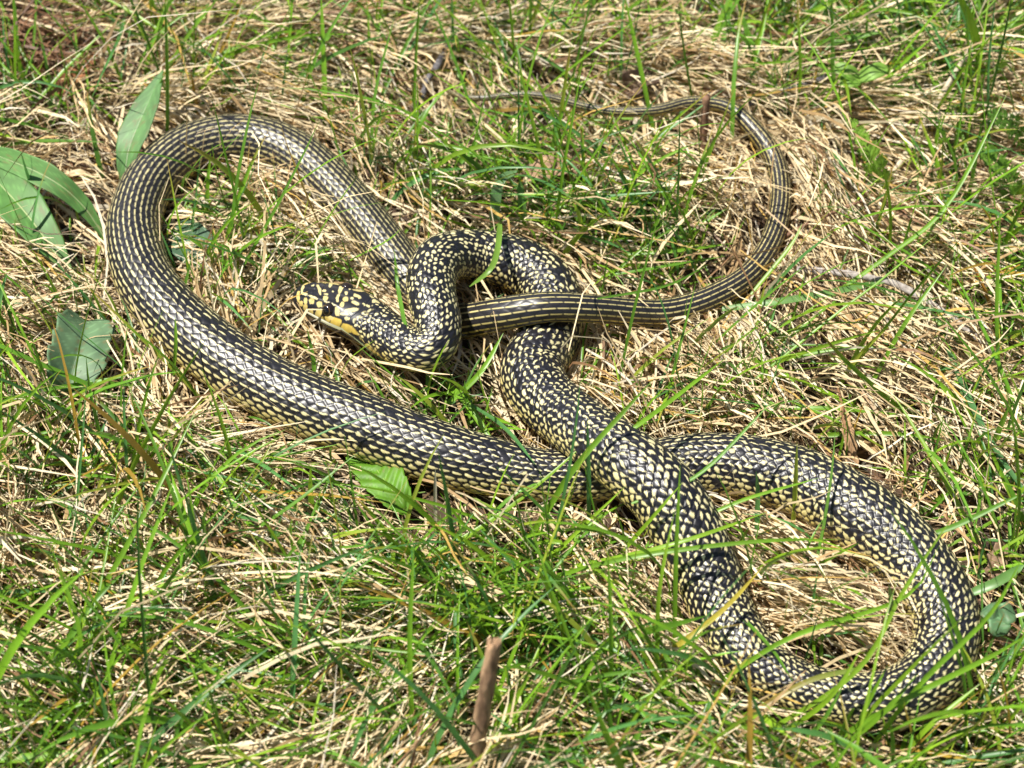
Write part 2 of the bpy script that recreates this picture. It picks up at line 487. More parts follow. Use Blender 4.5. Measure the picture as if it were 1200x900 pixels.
    pc = pc * (0.80 + 0.28 * h1[..., None]) * np.interp(Z, [2.2, 2.8, 3.3, 3.8], [1, .68, .68, .80])[..., None]
    bk = black * (0.8 + 0.6 * h2[..., None])
    bk = bk + (np.clip(Z - 1.8, 0, 1) * 0.006)[..., None] * np.array([1.0, .9, .65])
    colr = bk * (1 - pale[..., None]) + pc * pale[..., None]

    # --- head: colour and relief
    hp = np.zeros((n, m)); hy = np.zeros((n, m))
    hr = ringsH
    nh = len(hr)
    x0, y0 = 347.5, 343.5
    axis_px = np.array([(px, py) for (px, py, *_) in PATH[:8]])
    seg = np.r_[0, np.cumsum(np.linalg.norm(np.diff(axis_px, axis=0), axis=1))]
    s_pts = np.array([PS[i * 40] for i in range(8)])
    view_phi = math.pi / 2 - PITCH
    rad_h = np.interp(hr, S, W)
    TH = np.broadcast_to(hr[:, None], (nh, m)); PHh = PHI[:nh]
    mm_px = 0.77 / FPX
    V0 = C[:nh, None, :] + lat[:nh, :, None] * B[:nh, None, :] + ver[:nh, :, None] * Nn[:nh, None, :]
    gx, gy = pix_of(V0[..., 0], V0[..., 1], V0[..., 2])
    seen = (PHh > -R(50)) & (PHh < R(124))

    def on_head(X, Y):
        dd = np.where(seen, (gx - X) ** 2 + (gy - Y) ** 2, 1e9)
        return np.unravel_index(int(np.argmin(dd)), dd.shape)
    for (zx, zy, rx, ry, rot, yl) in head_spots():
        X, Y = 340 + zx / 6.0, 310 + zy / 6.0
        i_, j_ = on_head(X, Y)
        i1, i0 = min(i_ + 4, nh - 1), max(i_ - 4, 0); j1, j0 = j_ + 3, max(j_ - 3, 0)
        Js = np.array([gx[i1, j_] - gx[i0, j_], gy[i1, j_] - gy[i0, j_]]) / (hr[i1] - hr[i0])
        Jp = np.array([gx[i_, j1] - gx[i_, j0], gy[i_, j1] - gy[i_, j0]]) / (ph[j1] - ph[j0])
        ca, sa = math.cos(R(rot)), math.sin(R(rot))
        for mir in (1, -1):
            if mir < 0 and ph[j_] < R(35):
                continue
            ds_ = TH - hr[i_]; dp_ = PHh * mir - ph[j_]
            a_ = (Js[0] * ds_ + Jp[0] * dp_) + .55 * vnoise(TH * 1100, PHh * 11, 63)
            b_ = (Js[1] * ds_ + Jp[1] * dp_) + .55 * vnoise(TH * 1100, PHh * 11, 64)
            X_ = a_ * ca + b_ * sa; Y_ = -a_ * sa + b_ * ca
            q = np.abs(X_ / (rx / 5.6)) ** 3 + np.abs(Y_ / (ry / 5.6)) ** 3
            k = 1 - smooth01(.6, 1.25, q)
            hy[:nh] = np.where(k > hp[:nh], yl ** 2, hy[:nh])
            hp[:nh] = np.maximum(hp[:nh], k)
    i_e, j_e = on_head(383.7, 363.0)
    t_eye, phi_eye = hr[i_e] / HEAD_LEN, float(ph[j_e])
    # throat and lower jaw yellow, lip scales parted by dark lines
    jaw = smooth01(R(100), R(112), np.abs(PHI)) * (th < 1.35)
    lips = np.abs(np.mod(th * 8.0, 1.0) - .5)
    jaw = jaw * (1 - 0.75 * smooth01(.43, .48, lips) * (np.abs(PHI) < R(135)))
    hy = np.where(jaw > hp, 1.0, hy); hp = np.maximum(hp, jaw)
    hp *= 0.94
    hc = (np.array([.62, .55, .28]) * (1 - hy[..., None]) + np.array([.62, .45, .085]) * hy[..., None])
    hn = vnoise(th * 26, PHI * 6, 51)
    hc = hc * (0.92 + 0.12 * hn[..., None])
    headc = (black * np.array([1.0, 1.0, 1.15])) * (1 - hp[..., None]) + hc * hp[..., None]
    mouth = np.exp(-((np.abs(PHI) - R(104) - .06 * np.sin(th * 5)) / .035) ** 2) * smooth01(0.03, .08, th) * (1 - smooth01(.85, .95, th))
    headc = headc * (1 - .8 * mouth[..., None])
    wh = 1 - smooth01(.88, .95, th_e + .05 * vnoise(PHI * 5, th * 20, 61))
    colr = headc * wh[..., None] + colr * (1 - wh[..., None])
    # relief of the head: brow ridge, plates, mouth line
    hrad = base_r
    ridge = np.exp(-((np.abs(PHI) - phi_eye + .36) / .13) ** 2) * smooth01(.08, .2, th) * (1 - smooth01(t_eye + .06, t_eye + .22, th))
    socket = np.exp(-(((th - t_eye) / .075) ** 2 + ((np.abs(PHI) - phi_eye) / .26) ** 2))
    crown = -np.exp(-(PHI / .05) ** 2) * smooth01(.12, .2, th) * (1 - smooth01(.28, .32, th))
    crown = crown - np.exp(-(PHI / .05) ** 2) * smooth01(.52, .56, th) * (1 - smooth01(.84, .9, th))
    cross = np.zeros_like(th)
    for t0 in (.13, .235, .325, .53, .88):
        cross = cross - np.exp(-((th - t0 - .03 * np.cos(PHI * 3)) / .008) ** 2) * (np.abs(PHI) < R(48))
    lipl = np.zeros_like(th)
    lipl = -smooth01(.44, .5, lips) * (np.abs(PHI) > R(84)) * (np.abs(PHI) < R(135))
    hrel = (0.055 * ridge - 0.05 * socket + 0.022 * crown + 0.022 * cross - 0.06 * mouth + 0.02 * lipl) * hrad
    relief = relief + hrel * wh

    # --- skin folds across the neck and the thick middle
    fold = np.zeros((n, m))
    for (su, amp, wd) in ((u_head + 97, .025, .35), (u_head + 101, .02, .3), (u_head + 105, .03, .3), (u_head + 110, .025, .3)):
        fold = fold - amp * np.exp(-((uA - su - .5 * np.sin(PHI * 2)) / wd) ** 2)
    relief = relief + fold * base_r

    nl = np.sqrt((np.sin(PHI)) ** 2 + (np.cos(PHI)) ** 2)
    lat = lat + relief * np.sin(PHI) / nl
    ver = ver + relief * np.cos(PHI) / nl
    V = C[:, None, :] + lat[..., None] * B[:, None, :] + ver[..., None] * Nn[:, None, :]
    V = V.reshape(-1, 3)
    I, J = np.meshgrid(np.arange(n - 1), np.arange(m), indexing='ij')
    J2 = (J + 1) % m
    F = np.stack([I * m + J, (I + 1) * m + J, (I + 1) * m + J2, I * m + J2], -1).reshape(-1, 4)
    # material
    mt, t_, p = new_mat('snake_skin')
    a = t_.nodes.new('ShaderNodeVertexColor'); a.layer_name = 'tint'
    nz = t_.nodes.new('ShaderNodeTexNoise'); nz.inputs['Scale'].default_value = 900; nz.inputs['Detail'].default_value = 2
    tc = t_.nodes.new('ShaderNodeTexCoord'); t_.links.new(tc.outputs['Object'], nz.inputs['Vector'])
    mr = t_.nodes.new('ShaderNodeMapRange'); mr.inputs[3].default_value = .30; mr.inputs[4].default_value = .46
    t_.links.new(nz.outputs['Fac'], mr.inputs[0]); t_.links.new(mr.outputs[0], p.inputs['Roughness'])
    t_.links.new(a.outputs['Color'], p.inputs['Base Color'])
    p.inputs['Specular IOR Level'].default_value = 0.55
    o = mesh_obj('snake', V, F, mt, colors=colr.reshape(-1, 3))
    tag(o, 'black and yellow speckled snake coiled on the grass', 'snake')

    # eyes
    te = t_eye
    for side in (1, -1):
        i = int(np.argmin(np.abs(S - te * HEAD_LEN)))
        phi = phi_eye * side
        jx = int(np.argmin(np.abs(ph - phi)))
        pos = V.reshape(n, m, 3)[i, jx]
        nrm = (np.sin(phi) * B[i] + np.cos(phi) * .55 * Nn[i]); nrm = nrm - T[i] * 0.12; nrm /= np.linalg.norm(nrm)
        re = 0.0033
        cen = pos - nrm * re * 0.28
        a1 = np.cross(nrm, T[i]); a1 /= np.linalg.norm(a1); a2 = np.cross(nrm, a1)
        vs, cs = [], []
        nr, ns = 24, 28
        for r_ in range(nr + 1):
            ang = math.pi * 0.62 * r_ / nr
            for k in range(ns):
                b = 2 * math.pi * k / ns
                vs.append(cen + re * (nrm * math.cos(ang) + (a1 * math.cos(b) + a2 * math.sin(b)) * math.sin(ang)))
                d = math.sin(ang)
                if ang > math.pi / 2: d = 1.2
                cs.append((.004, .004, .005) if d < .64 else ((.16, .095, .03) if d < .72 else (.02, .014, .012)))
        fs = np.array([[r_ * ns + k, (r_ + 1) * ns + k, (r_ + 1) * ns + (k + 1) % ns, r_ * ns + (k + 1) % ns] for r_ in range(nr) for k in range(ns)])
        em, et, ep = new_mat('eye'); ea = et.nodes.new('ShaderNodeVertexColor'); ea.layer_name = 'tint'
        et.links.new(ea.outputs['Color'], ep.inputs['Base Color']); ep.inputs['Roughness'].default_value = 0.06
        ep.inputs['Specular IOR Level'].default_value = 0.7
        eo = mesh_obj('eye', np.array(vs), fs, em, o, colors=np.array(cs))
    return o


SNAKE = build_snake()

# footprint of the snake: lowest underside and highest top over a 2 mm raster
GX0, GY0, GS, GN = -0.45, -0.40, 0.002, 460
_gx = GX0 + (np.arange(GN) + .5) * GS; _gy = GY0 + (np.arange(GN) + .5) * GS
BOT = np.full((GN, GN), 9.0); TOP = np.full((GN, GN), -9.0)
for k in range(0, len(PD), 4):
    x, y, z, r = PD[k, :4]
    r = r * 1.02
    i0, i1 = int((x - r - GX0) / GS), int((x + r - GX0) / GS) + 2
    j0, j1 = int((y - r - GY0) / GS), int((y + r - GY0) / GS) + 2
    i0, j0 = max(i0, 0), max(j0, 0)
    XX, YY = np.meshgrid(_gx[i0:i1], _gy[j0:j1], indexing='ij')
    d2 = r * r - (XX - x) ** 2 - (YY - y) ** 2
    ok = d2 > 0
    h = np.sqrt(np.clip(d2, 0, None))
    BOT[i0:i1, j0:j1] = np.where(ok, np.minimum(BOT[i0:i1, j0:j1], z - h * .88), BOT[i0:i1, j0:j1])
    TOP[i0:i1, j0:j1] = np.where(ok, np.maximum(TOP[i0:i1, j0:j1], z + h), TOP[i0:i1, j0:j1])


# spots that other plants keep free of grass: px, py, radius mm
CLEARS = [(86, 425, 15), (455, 575, 15), (465, 595, 14), (165, 150, 14), (160, 195, 12), (50, 215, 16), (20, 240, 17), (90, 270, 12), (226, 290, 11),
          (1172, 724, 9), (1005, 88, 9), (1018, 190, 14), (1030, 215, 12), (1002, 160, 12), (1175, 205, 14), (1165, 180, 12), (580, 790, 8), (570, 840, 8), (385, 375, 12), (365, 365, 10), (420, 400, 12), (990, 322, 9), (1040, 332, 8)]


def in_clear(P, high):
    hit = np.zeros(len(P), bool)
    for (px, py, rr) in CLEARS:
        c = at(px, py, .012)
        q = (P[..., 0] - c[0]) ** 2 + (P[..., 1] - c[1]) ** 2 < (rr / 1000.0) ** 2
        hit |= (q & (P[..., 2] > c[2] - .012 + high)).any(axis=1)
    return hit


def foot(x, y):
    i = np.clip(((x - GX0) / GS).astype(int), 0, GN - 1); j = np.clip(((y - GY0) / GS).astype(int), 0, GN - 1)
    inside = (x > GX0) & (x < GX0 + GN * GS) & (y > GY0) & (y < GY0 + GN * GS)
    return np.where(inside, BOT[i, j], 9.0), np.where(inside, TOP[i, j], -9.0)


_thin = PD[(PD[:, 3] < .0068)][::12]


def over_tail(P, rmax=1.0, reach=.019):
    """blades that would lie on or hang close over the thin end of the tail"""
    hit = np.zeros(len(P), bool)
    near = np.where((np.abs(P[:, 0, 0] - .06) < .2) & (P[:, 0, 1] > .0))[0]
    for k in range(P.shape[1]):
        q = P[near, k]
        for i in range(0, len(_thin)):
            x, y, z, r = _thin[i, :4]
            if r > rmax:
                continue
            hit[near] |= ((q[:, 0] - x) ** 2 + (q[:, 1] - y) ** 2 < reach ** 2) & (q[:, 2] > z - r * .6)
    return hit


# ------------------------------------------------------------------ blades
def blades(root, az, a0, a1, daz, length, width, roll, seg, prof, wob=0.0):
    """centre lines and side vectors of n blades: angle from the vertical runs a0 -> a0+a1"""
    n = len(root)
    P = np.zeros((n, seg + 1, 3)); P[:, 0] = root
    TT = np.zeros((n, seg + 1, 3))
    for k in range(seg + 1):
        t = k / seg
        ang = a0 + a1 * t + (wob * rng.normal(0, 1, n) if k else 0)
        A = az + daz * t + (wob * rng.normal(0, 1, n) if k else 0)
        d = np.stack([np.sin(ang) * np.cos(A), np.sin(ang) * np.sin(A), np.cos(ang)], -1)
        TT[:, k] = d
        if k < seg:
            P[:, k + 1] = P[:, k] + d * (length / seg)[:, None]
    up = np.array([0, 0, 1.0])
    S = np.cross(TT, up)
    ln = np.linalg.norm(S, axis=2, keepdims=True)
    alt = np.stack([-np.sin(az), np.cos(az), 0 * az], -1)[:, None, :]
    S = np.where(ln > .15, S / np.maximum(ln, 1e-6), alt)
    Nn = np.cross(S, TT)
    cr, sr = np.cos(roll)[:, None, None], np.sin(roll)[:, None, None]
    S2 = S * cr + Nn * sr
    N2 = -S * sr + Nn * cr
    Wd = width[:, None] * prof[None, :]
    return P, S2, N2, Wd


def strips(P, S, N, Wd, fold):
    """flat (fold None) or V-folded strips -> verts, faces"""
    n, k, _ = P.shape
    if fold is None:
        V = np.stack([P - S * Wd[..., None] / 2, P + S * Wd[..., None] / 2], 2)
        c = 2
    else:
        V = np.stack([P - S * Wd[..., None] / 2, P - N * (Wd * fold)[..., None], P + S * Wd[..., None] / 2], 2)
        c = 3
    base = np.arange(n)[:, None, None] * (k * c) + np.arange(k - 1)[None, :, None] * c + np.arange(c - 1)[None, None, :]
    F = np.stack([base, base + 1, base + c + 1, base + c], -1).reshape(-1, 4)
    return V.reshape(-1, 3), F, c


def density(pts, x, y):
    """sum of soft patches given as (px, py, radius px, weight)"""
    v = np.zeros_like(x)
    for (px, py, rr, wt) in pts:
        p = at(px, py, 0.005); r = rr * 0.00042
        v += wt * np.exp(-((x - p[0]) ** 2 + ((y - p[1]) * 0.85) ** 2) / (r * r))
    return v


LAY = [  # where the dead grass is combed: px, py, radius, heading in degrees (0 = to the right, 90 = away)
    (1000, 430, 150, -62), (1100, 540, 110, -75), (1120, 400, 110, -40), (720, 420, 80, -70), (870, 430, 90, -72), (1000, 690, 80, -40),
    (650, 640, 120, -80), (720, 780, 110, -35), (100, 640, 110, -80), (250, 650, 110, -30), (300, 780, 110, -15),
    (400, 640, 90, -80), (60, 540, 90, -75), (130, 130, 100, -35), (250, 60, 100, -25), (330, 230, 70, -30),
    (420, 430, 60, -65), (640, 260, 90, -20), (800, 230, 100, -35), (560, 190, 80, -45), (1100, 200, 100, -10), (1000, 130, 100, -5),
    (780, 60, 110, -10), (450, 60, 100, -40), (950, 230, 60, -80), (1150, 640, 70, -110), (60, 260, 70, -35)]


def lay_dir(x, y):
    cx = np.zeros_like(x); cy = np.zeros_like(x)
    for (px, py, rr, deg) in LAY:
        p = at(px, py, 0.005); r = rr * 0.00045
        wgt = np.exp(-((x - p[0]) ** 2 + (y - p[1]) ** 2) / (r * r))
        cx += wgt * math.cos(R(deg)); cy += wgt * math.sin(R(deg))
    a = vnoise(x * 7 + 5, y * 7 + 2, 71) * 2.6 - 0.6
    cx += 0.25 * np.cos(a); cy += 0.25 * np.sin(a)
    return np.arctan2(cy, cx)


def scatter(n, half, ctr=(0.0, 0.05)):
    return ctr[0] + rng.uniform(-half[0], half[0], n), ctr[1] + rng.uniform(-half[1], half[1], n)


STRAW_COLS = np.array([(.74, .66, .48), (.66, .55, .36), (.54, .42, .25), (.40, .28, .15), (.22, .13, .07), (.60, .56, .48), (.50, .34, .10)])
STRAW_P = np.array([.27, .26, .18, .11, .06, .08, .04])


def straw_layer(n_clump, per, half, n_loose, hmax, wmul=1.0, skip=None, seg=5, spread=.009, comb=.27, stretch=1.0):
    cx, cy = scatter(n_clump, half)
    ca = lay_dir(cx, cy) + rng.normal(0, .35, n_clump)
    ct = rng.uniform(-.9, .9, n_clump)                     # colour lean of a clump
    idx = np.repeat(np.arange(n_clump), per)
    bare = vnoise(cx * 16 + 7, cy * 16 + 3, 77) > .30
    idx = idx[~(bare[idx] & (rng.random(len(idx)) < .72))]
    x = cx[idx] + rng.normal(0, spread, len(idx)); y = cy[idx] + rng.normal(0, spread, len(idx))
    az = ca[idx] + rng.normal(0, comb, len(idx))
    tone = ct[idx]
    lx, ly = scatter(n_loose, half)
    x = np.r_[x, lx]; y = np.r_[y, ly]
    az = np.r_[az, np.where(rng.random(n_loose) < .5, rng.normal(-1.4, .6, n_loose), rng.uniform(-math.pi, math.pi, n_loose))]
    tone = np.r_[tone, rng.uniform(-1, 1, n_loose)]
    if skip is not None:
        keep = ~((np.abs(x) < skip[0]) & (np.abs(y - .05) < skip[1]))
        x, y, az, tone = x[keep], y[keep], az[keep], tone[keep]
    n = len(x)
    length = np.clip(rng.lognormal(math.log(.046), .42, n), .014, .12) * stretch
    width = np.clip(rng.lognormal(math.log(.00108), .36, n), .0006, .0025) * wmul
    x = x - np.cos(az) * length * .45; y = y - np.sin(az) * length * .45
    lev = rng.beta(1.2, 1.6, n) * hmax
    z = ground_z(x, y) + lev
    a0 = np.clip(rng.normal(R(82), R(11), n), R(25), R(100))
    a1 = rng.normal(R(12), R(14), n)
    steep = rng.random(n) < .20
    a0 = np.where(steep, rng.uniform(R(30), R(65), n), a0); a1 = np.where(steep, rng.uniform(R(10), R(70), n), a1)
    length = np.where(steep, length * .8, length)
    daz = rng.normal(0, .32, n)
    prof = np.interp(np.linspace(0, 1, seg + 1), [0, .1, .7, 1], [.75, 1, .85, .2])
    P, S, N, Wd = blades(np.stack([x, y, z], -1), az, a0, a1, daz, length, width, rng.normal(0, .75, n), seg, prof, .10)
    kink = rng.random(n) < .12                              # broken straws
    P[kink, seg // 2 + 1:, 2] -= rng.uniform(.001, .006, kink.sum())[:, None]
    # never under the soil; pressed beneath the snake
    gz = ground_z(P[..., 0], P[..., 1])
    P[..., 2] = np.maximum(P[..., 2], gz - .0005 + (lev * .35)[:, None])
    bot, top = foot(P[..., 0], P[..., 1])
    over = P[..., 2] - (bot - .0006)
    pressed = np.clip(over, 0, None)
    P[..., 2] -= pressed
    bad = pressed.max(axis=1) > .007
    drop = (bad & (rng.random(n) < .85)) | (over_tail(P, .0036, .015) & (rng.random(n) < .95)) | (in_clear(P, .012) & (rng.random(n) < .92))
    keep = ~drop
    P, S, N, Wd, tone = P[keep], S[keep], N[keep], Wd[keep], tone[keep]
    n = len(P)
    V, F, c = strips(P, S, N, Wd, None)
    ci = rng.choice(len(STRAW_COLS), n, p=STRAW_P)
    col = STRAW_COLS[ci] * np.array([1.04, .985, .88]) * (0.88 + .22 * rng.random(n) + .12 * tone)[:, None]
    brown = density(BROWN, P[:, 2, 0], P[:, 2, 1])
    bm = (rng.random(n) < np.clip(brown, 0, .9))
    col[bm] = np.array([.22, .115, .06]) * (0.6 + .9 * rng.random(bm.sum()))[:, None]
    cv = np.repeat(col, (seg + 1) * c, axis=0)
    g = np.tile(np.repeat(np.linspace(0, 1, seg + 1), c), n)
    cv = cv * (0.90 + .14 * g)[:, None]
    return V, F, cv


BROWN = [(25, 50, 75, .95), (60, 95, 50, .75), (650, 195, 40, .35), (395, 30, 50, .35), (1130, 300, 50, .35), (420, 130, 40, .35), (1180, 230, 45, .3)]


def join(parts):
    Vs, Fs, Cs, o = [], [], [], 0
    for V, F, Cc in parts:
        Vs.append(V); Fs.append(F + o); Cs.append(Cc); o += len(V)
    return np.vstack(Vs), np.vstack(Fs), np.vstack(Cs)


lay = [straw_layer(720, 25, (.33, .36), 3000, .011, .95),
       straw_layer(330, 46, (.33, .36), 400, .017, .82, spread=.0055, comb=.12, stretch=1.25),
       straw_layer(300, 20, (.33, .36), 2500, .015, .6),
       straw_layer(240, 22, (.33, .36), 1300, .021, .95),
       straw_layer(800, 16, (.85, .80), 6000, .013, 1.3, skip=(.31, .34))]
V, F, Cc = join(lay)
o = mesh_obj('dry_grass', V, F, M_STRAW, colors=Cc)
tag(o, 'matted bleached straw and dead grass covering the soil', 'dry grass', kind='stuff')

# ------------------------------------------------------------------ living grass
GREEN = [(60, 480, 90, 1.1), (130, 640, 130, .35), (300, 620, 110, .45), (60, 780, 130, .75), (250, 800, 140, .65), (430, 620, 90, .9),
         (600, 640, 130, 1.1), (480, 780, 120, .7), (640, 800, 120, .5), (860, 880, 150, 1.2), (1000, 870, 110, 1.8), (1080, 850, 100, 1.5),
         (920, 650, 70, 1.8), (960, 720, 70, 1.5), (760, 700, 90, .8), (720, 620, 70, 1.0), (250, 320, 80, 2.0), (330, 340, 60, 1.6),
         (230, 250, 60, 1.6), (400, 420, 60, 1.5), (500, 470, 60, 1.4), (560, 470, 50, 1.6), (760, 280, 100, 1.3), (700, 230, 80, 1.0), (820, 420, 80, .8),
         (600, 230, 60, .8), (480, 210, 70, 1.2), (1160, 350, 90, 1.3), (1150, 480, 60, .5), (1180, 120, 120, 1.6), (1050, 60, 130, 1.3), (860, 60, 100, .9),
         (600, 40, 140, .8), (200, 60, 120, .35), (330, 100, 90, .7), (960, 130, 70, .4), (1180, 760, 80, 1.2), (1190, 600, 60, .7), (100, 330, 70, 1.2),
         (750, 470, 60, .8), (1000, 270, 70, .4), (600, 120, 90, .4), (50, 900, 120, .8), (700, 890, 120, .45)]
GREEN_COLS = np.array([(.165, .335, .018), (.120, .275, .022), (.225, .385, .022), (.090, .240, .058), (.28, .35, .035), (.070, .175, .022)])
GREEN_P = np.array([.30, .24, .18, .14, .06, .08])


def green_layer(n_try, half, kind, keepf, skip=None, seg=7):
    # tufts: several shoots leave one spot
    nt = n_try // 3
    tx, ty = scatter(nt, half)
    idx = np.repeat(np.arange(nt), 3)
    x = tx[idx] + rng.normal(0, .004, len(idx)); y = ty[idx] + rng.normal(0, .004, len(idx))
    tuft_az = rng.uniform(-math.pi, math.pi, nt)
    d = np.clip(density(GREEN, tx, ty), 0, 2.2) / 1.6 + .13
    inside = (np.abs(tx) < .36) & (np.abs(ty - .05) < .40)
    d = np.where(inside, d, .35)
    kt = rng.random(nt) < d * keepf
    keep = kt[idx]
    if skip is not None:
        keep &= ~((np.abs(x) < skip[0]) & (np.abs(y - .05) < skip[1]))
    b, tp = foot(x, y)
    keep &= (b > 5)
    x, y, idx = x[keep], y[keep], idx[keep]
    n = len(x)
    az = tuft_az[idx] + rng.normal(0, .8, n)
    if kind == 'tall':
        length = np.clip(rng.lognormal(math.log(.068), .34, n), .03, .105)
        width = np.clip(rng.lognormal(math.log(.0015), .28, n), .0009, .0030)
        a0 = np.abs(rng.normal(R(20), R(16), n)); a1 = rng.normal(R(48), R(28), n)
        wide = rng.random(n) < .07
        width = np.where(wide, width * 1.9, width)
    elif kind == 'low':        # sprawling, nearly flat
        length = np.clip(rng.lognormal(math.log(.062), .35, n), .03, .13)
        width = np.clip(rng.lognormal(math.log(.0015), .28, n), .0009, .0030)
        a0 = rng.normal(R(58), R(10), n); a1 = rng.normal(R(34), R(14), n)
    else:                      # fine short shoots
        length = np.clip(rng.lognormal(math.log(.032), .4, n), .012, .07)
        width = np.clip(rng.lognormal(math.log(.0011), .25, n), .0007, .002)
        a0 = np.abs(rng.normal(R(28), R(18), n)); a1 = rng.normal(R(40), R(30), n)
    z = ground_z(x, y) + .001
    prof = np.interp(np.linspace(0, 1, seg + 1), [0, .12, .5, .8, 1], [.7, .95, 1, .7, .04])
    P, S, N, Wd = blades(np.stack([x, y, z], -1), az, a0, a1, rng.normal(0, .30, n), length, width, rng.normal(0, .55, n), seg, prof, .015)
    gz = ground_z(P[..., 0], P[..., 1])
    P[..., 2] = np.maximum(P[..., 2], gz + .003)
    bot, top = foot(P[..., 0], P[..., 1])
    hit = ((P[..., 2] > bot - .001) & (P[..., 2] < top + .0012)).any(axis=1)
    # only a few blades lie across the snake's back where the photograph shows them bare
    over = ((P[..., 2] >= top) & (top > -5)).sum(axis=1) / (seg + 1)
    hit |= (over > .25) & (rng.random(n) < .75)
    hit |= over_tail(P) & (rng.random(n) < .8)
    hit |= in_clear(P, .004) & (rng.random(n) < .88)
    for (px, py, rr) in ((365, 375, 15), (385, 385, 16), (410, 398, 16), (372, 405, 12), (398, 418, 12)):
        c_ = at(px, py, .008)
        hit |= ((P[..., 0] - c_[0]) ** 2 + (P[..., 1] - c_[1]) ** 2 < (rr / 1000.0) ** 2).any(axis=1) & (P[..., 2].max(axis=1) > c_[2] + .006)
    # the strip just in front of the snake is trodden thin
    front = np.zeros(n, bool)
    for ext in (.008, .018, .030, .044):
        Q = P[:, 2:] + FWD * ext
        b_, t_ = foot(Q[..., 0], Q[..., 1])
        front |= ((Q[..., 2] > b_) & (Q[..., 2] < t_)).any(axis=1)
    lowc = P[:, 0, 1] < at(900, 800, 0)[1]
    hit |= front & (rng.random(n) < np.where(lowc, .45, .74))
    shade = np.zeros(n, bool)
    for ext in (.006, .014, .024, .036, .050):
        Q = P[:, 2:] - np.array(TOSUN) * ext
        b_, t_ = foot(Q[..., 0], Q[..., 1])
        shade |= ((Q[..., 2] > b_) & (Q[..., 2] < t_)).any(axis=1)
    hit |= shade & (rng.random(n) < .7)
    k = ~hit
    P, S, N, Wd = P[k], S[k], N[k], Wd[k]
    n = len(P)
    V, F, c = strips(P, S, N, Wd, .22)
    col = GREEN_COLS[rng.choice(len(GREEN_COLS), n, p=GREEN_P)] * (.75 + .5 * rng.random(n))[:, None]
    dry = rng.random(n) < .035
    col[dry] = np.array([.42, .27, .04]) * (.7 + .5 * rng.random(dry.sum()))[:, None]
    cv = np.repeat(col, (seg + 1) * c, axis=0).reshape(n, seg + 1, c, 3)
    t = np.linspace(0, 1, seg + 1)[None, :, None, None]
    base_c = np.array([.24, .26, .12])
    bw = np.clip(1 - t / .16, 0, 1) * .6
    cv = cv * (1 - bw) + base_c * bw
    tipd = (rng.random(n) < .14)[:, None, None, None] * np.clip((t - .72) / .28, 0, 1)
    cv = cv * (1 - tipd) + np.array([.45, .26, .07]) * tipd
    return V, F, cv.reshape(-1, 3)


parts = [green_layer(7500, (.33, .36), 'tall', .75),
         green_layer(8000, (.33, .36), 'low', .95),
         green_layer(14500, (.33, .36), 'fine', .95),
         green_layer(7000, (.85, .80), 'tall', .6, skip=(.32, .35))]


# blades that the photograph lets one follow: polylines of (px, py, height mm), width mm, colour
def ribbon(pts, width, col, colt=None, seg=16, fold=.2, prof=None, roll=0.0, face_cam=.6):
    P3 = np.array([at(a, b, h / 1000.0) for a, b, h in pts])
    D = catmull(P3, 12)
    s = np.r_[0, np.cumsum(np.linalg.norm(np.diff(D, axis=0), axis=1))]
    q = np.linspace(0, s[-1], seg + 1)
    P = np.stack([np.interp(q, s, D[:, i]) for i in range(3)], -1)
    T = np.gradient(P, axis=0); T /= np.linalg.norm(T, axis=1)[:, None]
    ref = np.array([0, -.45, .9]) * face_cam + np.array([.3, .2, 1.0]) * (1 - face_cam)
    S = np.cross(T, ref); S /= np.linalg.norm(S, axis=1)[:, None]
    N = np.cross(S, T)
    S, N = S * math.cos(roll) + N * math.sin(roll), -S * math.sin(roll) + N * math.cos(roll)
    if prof is None:
        prof = np.interp(np.linspace(0, 1, seg + 1), [0, .1, .5, .8, 1], [.6, .9, 1, .75, .05])
    V, F, c = strips(P[None], S[None], N[None], (width / 1000.0 * prof)[None], fold)
    t = np.linspace(0, 1, seg + 1)[:, None]
    colt = col if colt is None else colt
    cv = np.repeat(np.array(col) * (1 - t) + np.array(colt) * t, c, axis=0)
    return V, F, cv


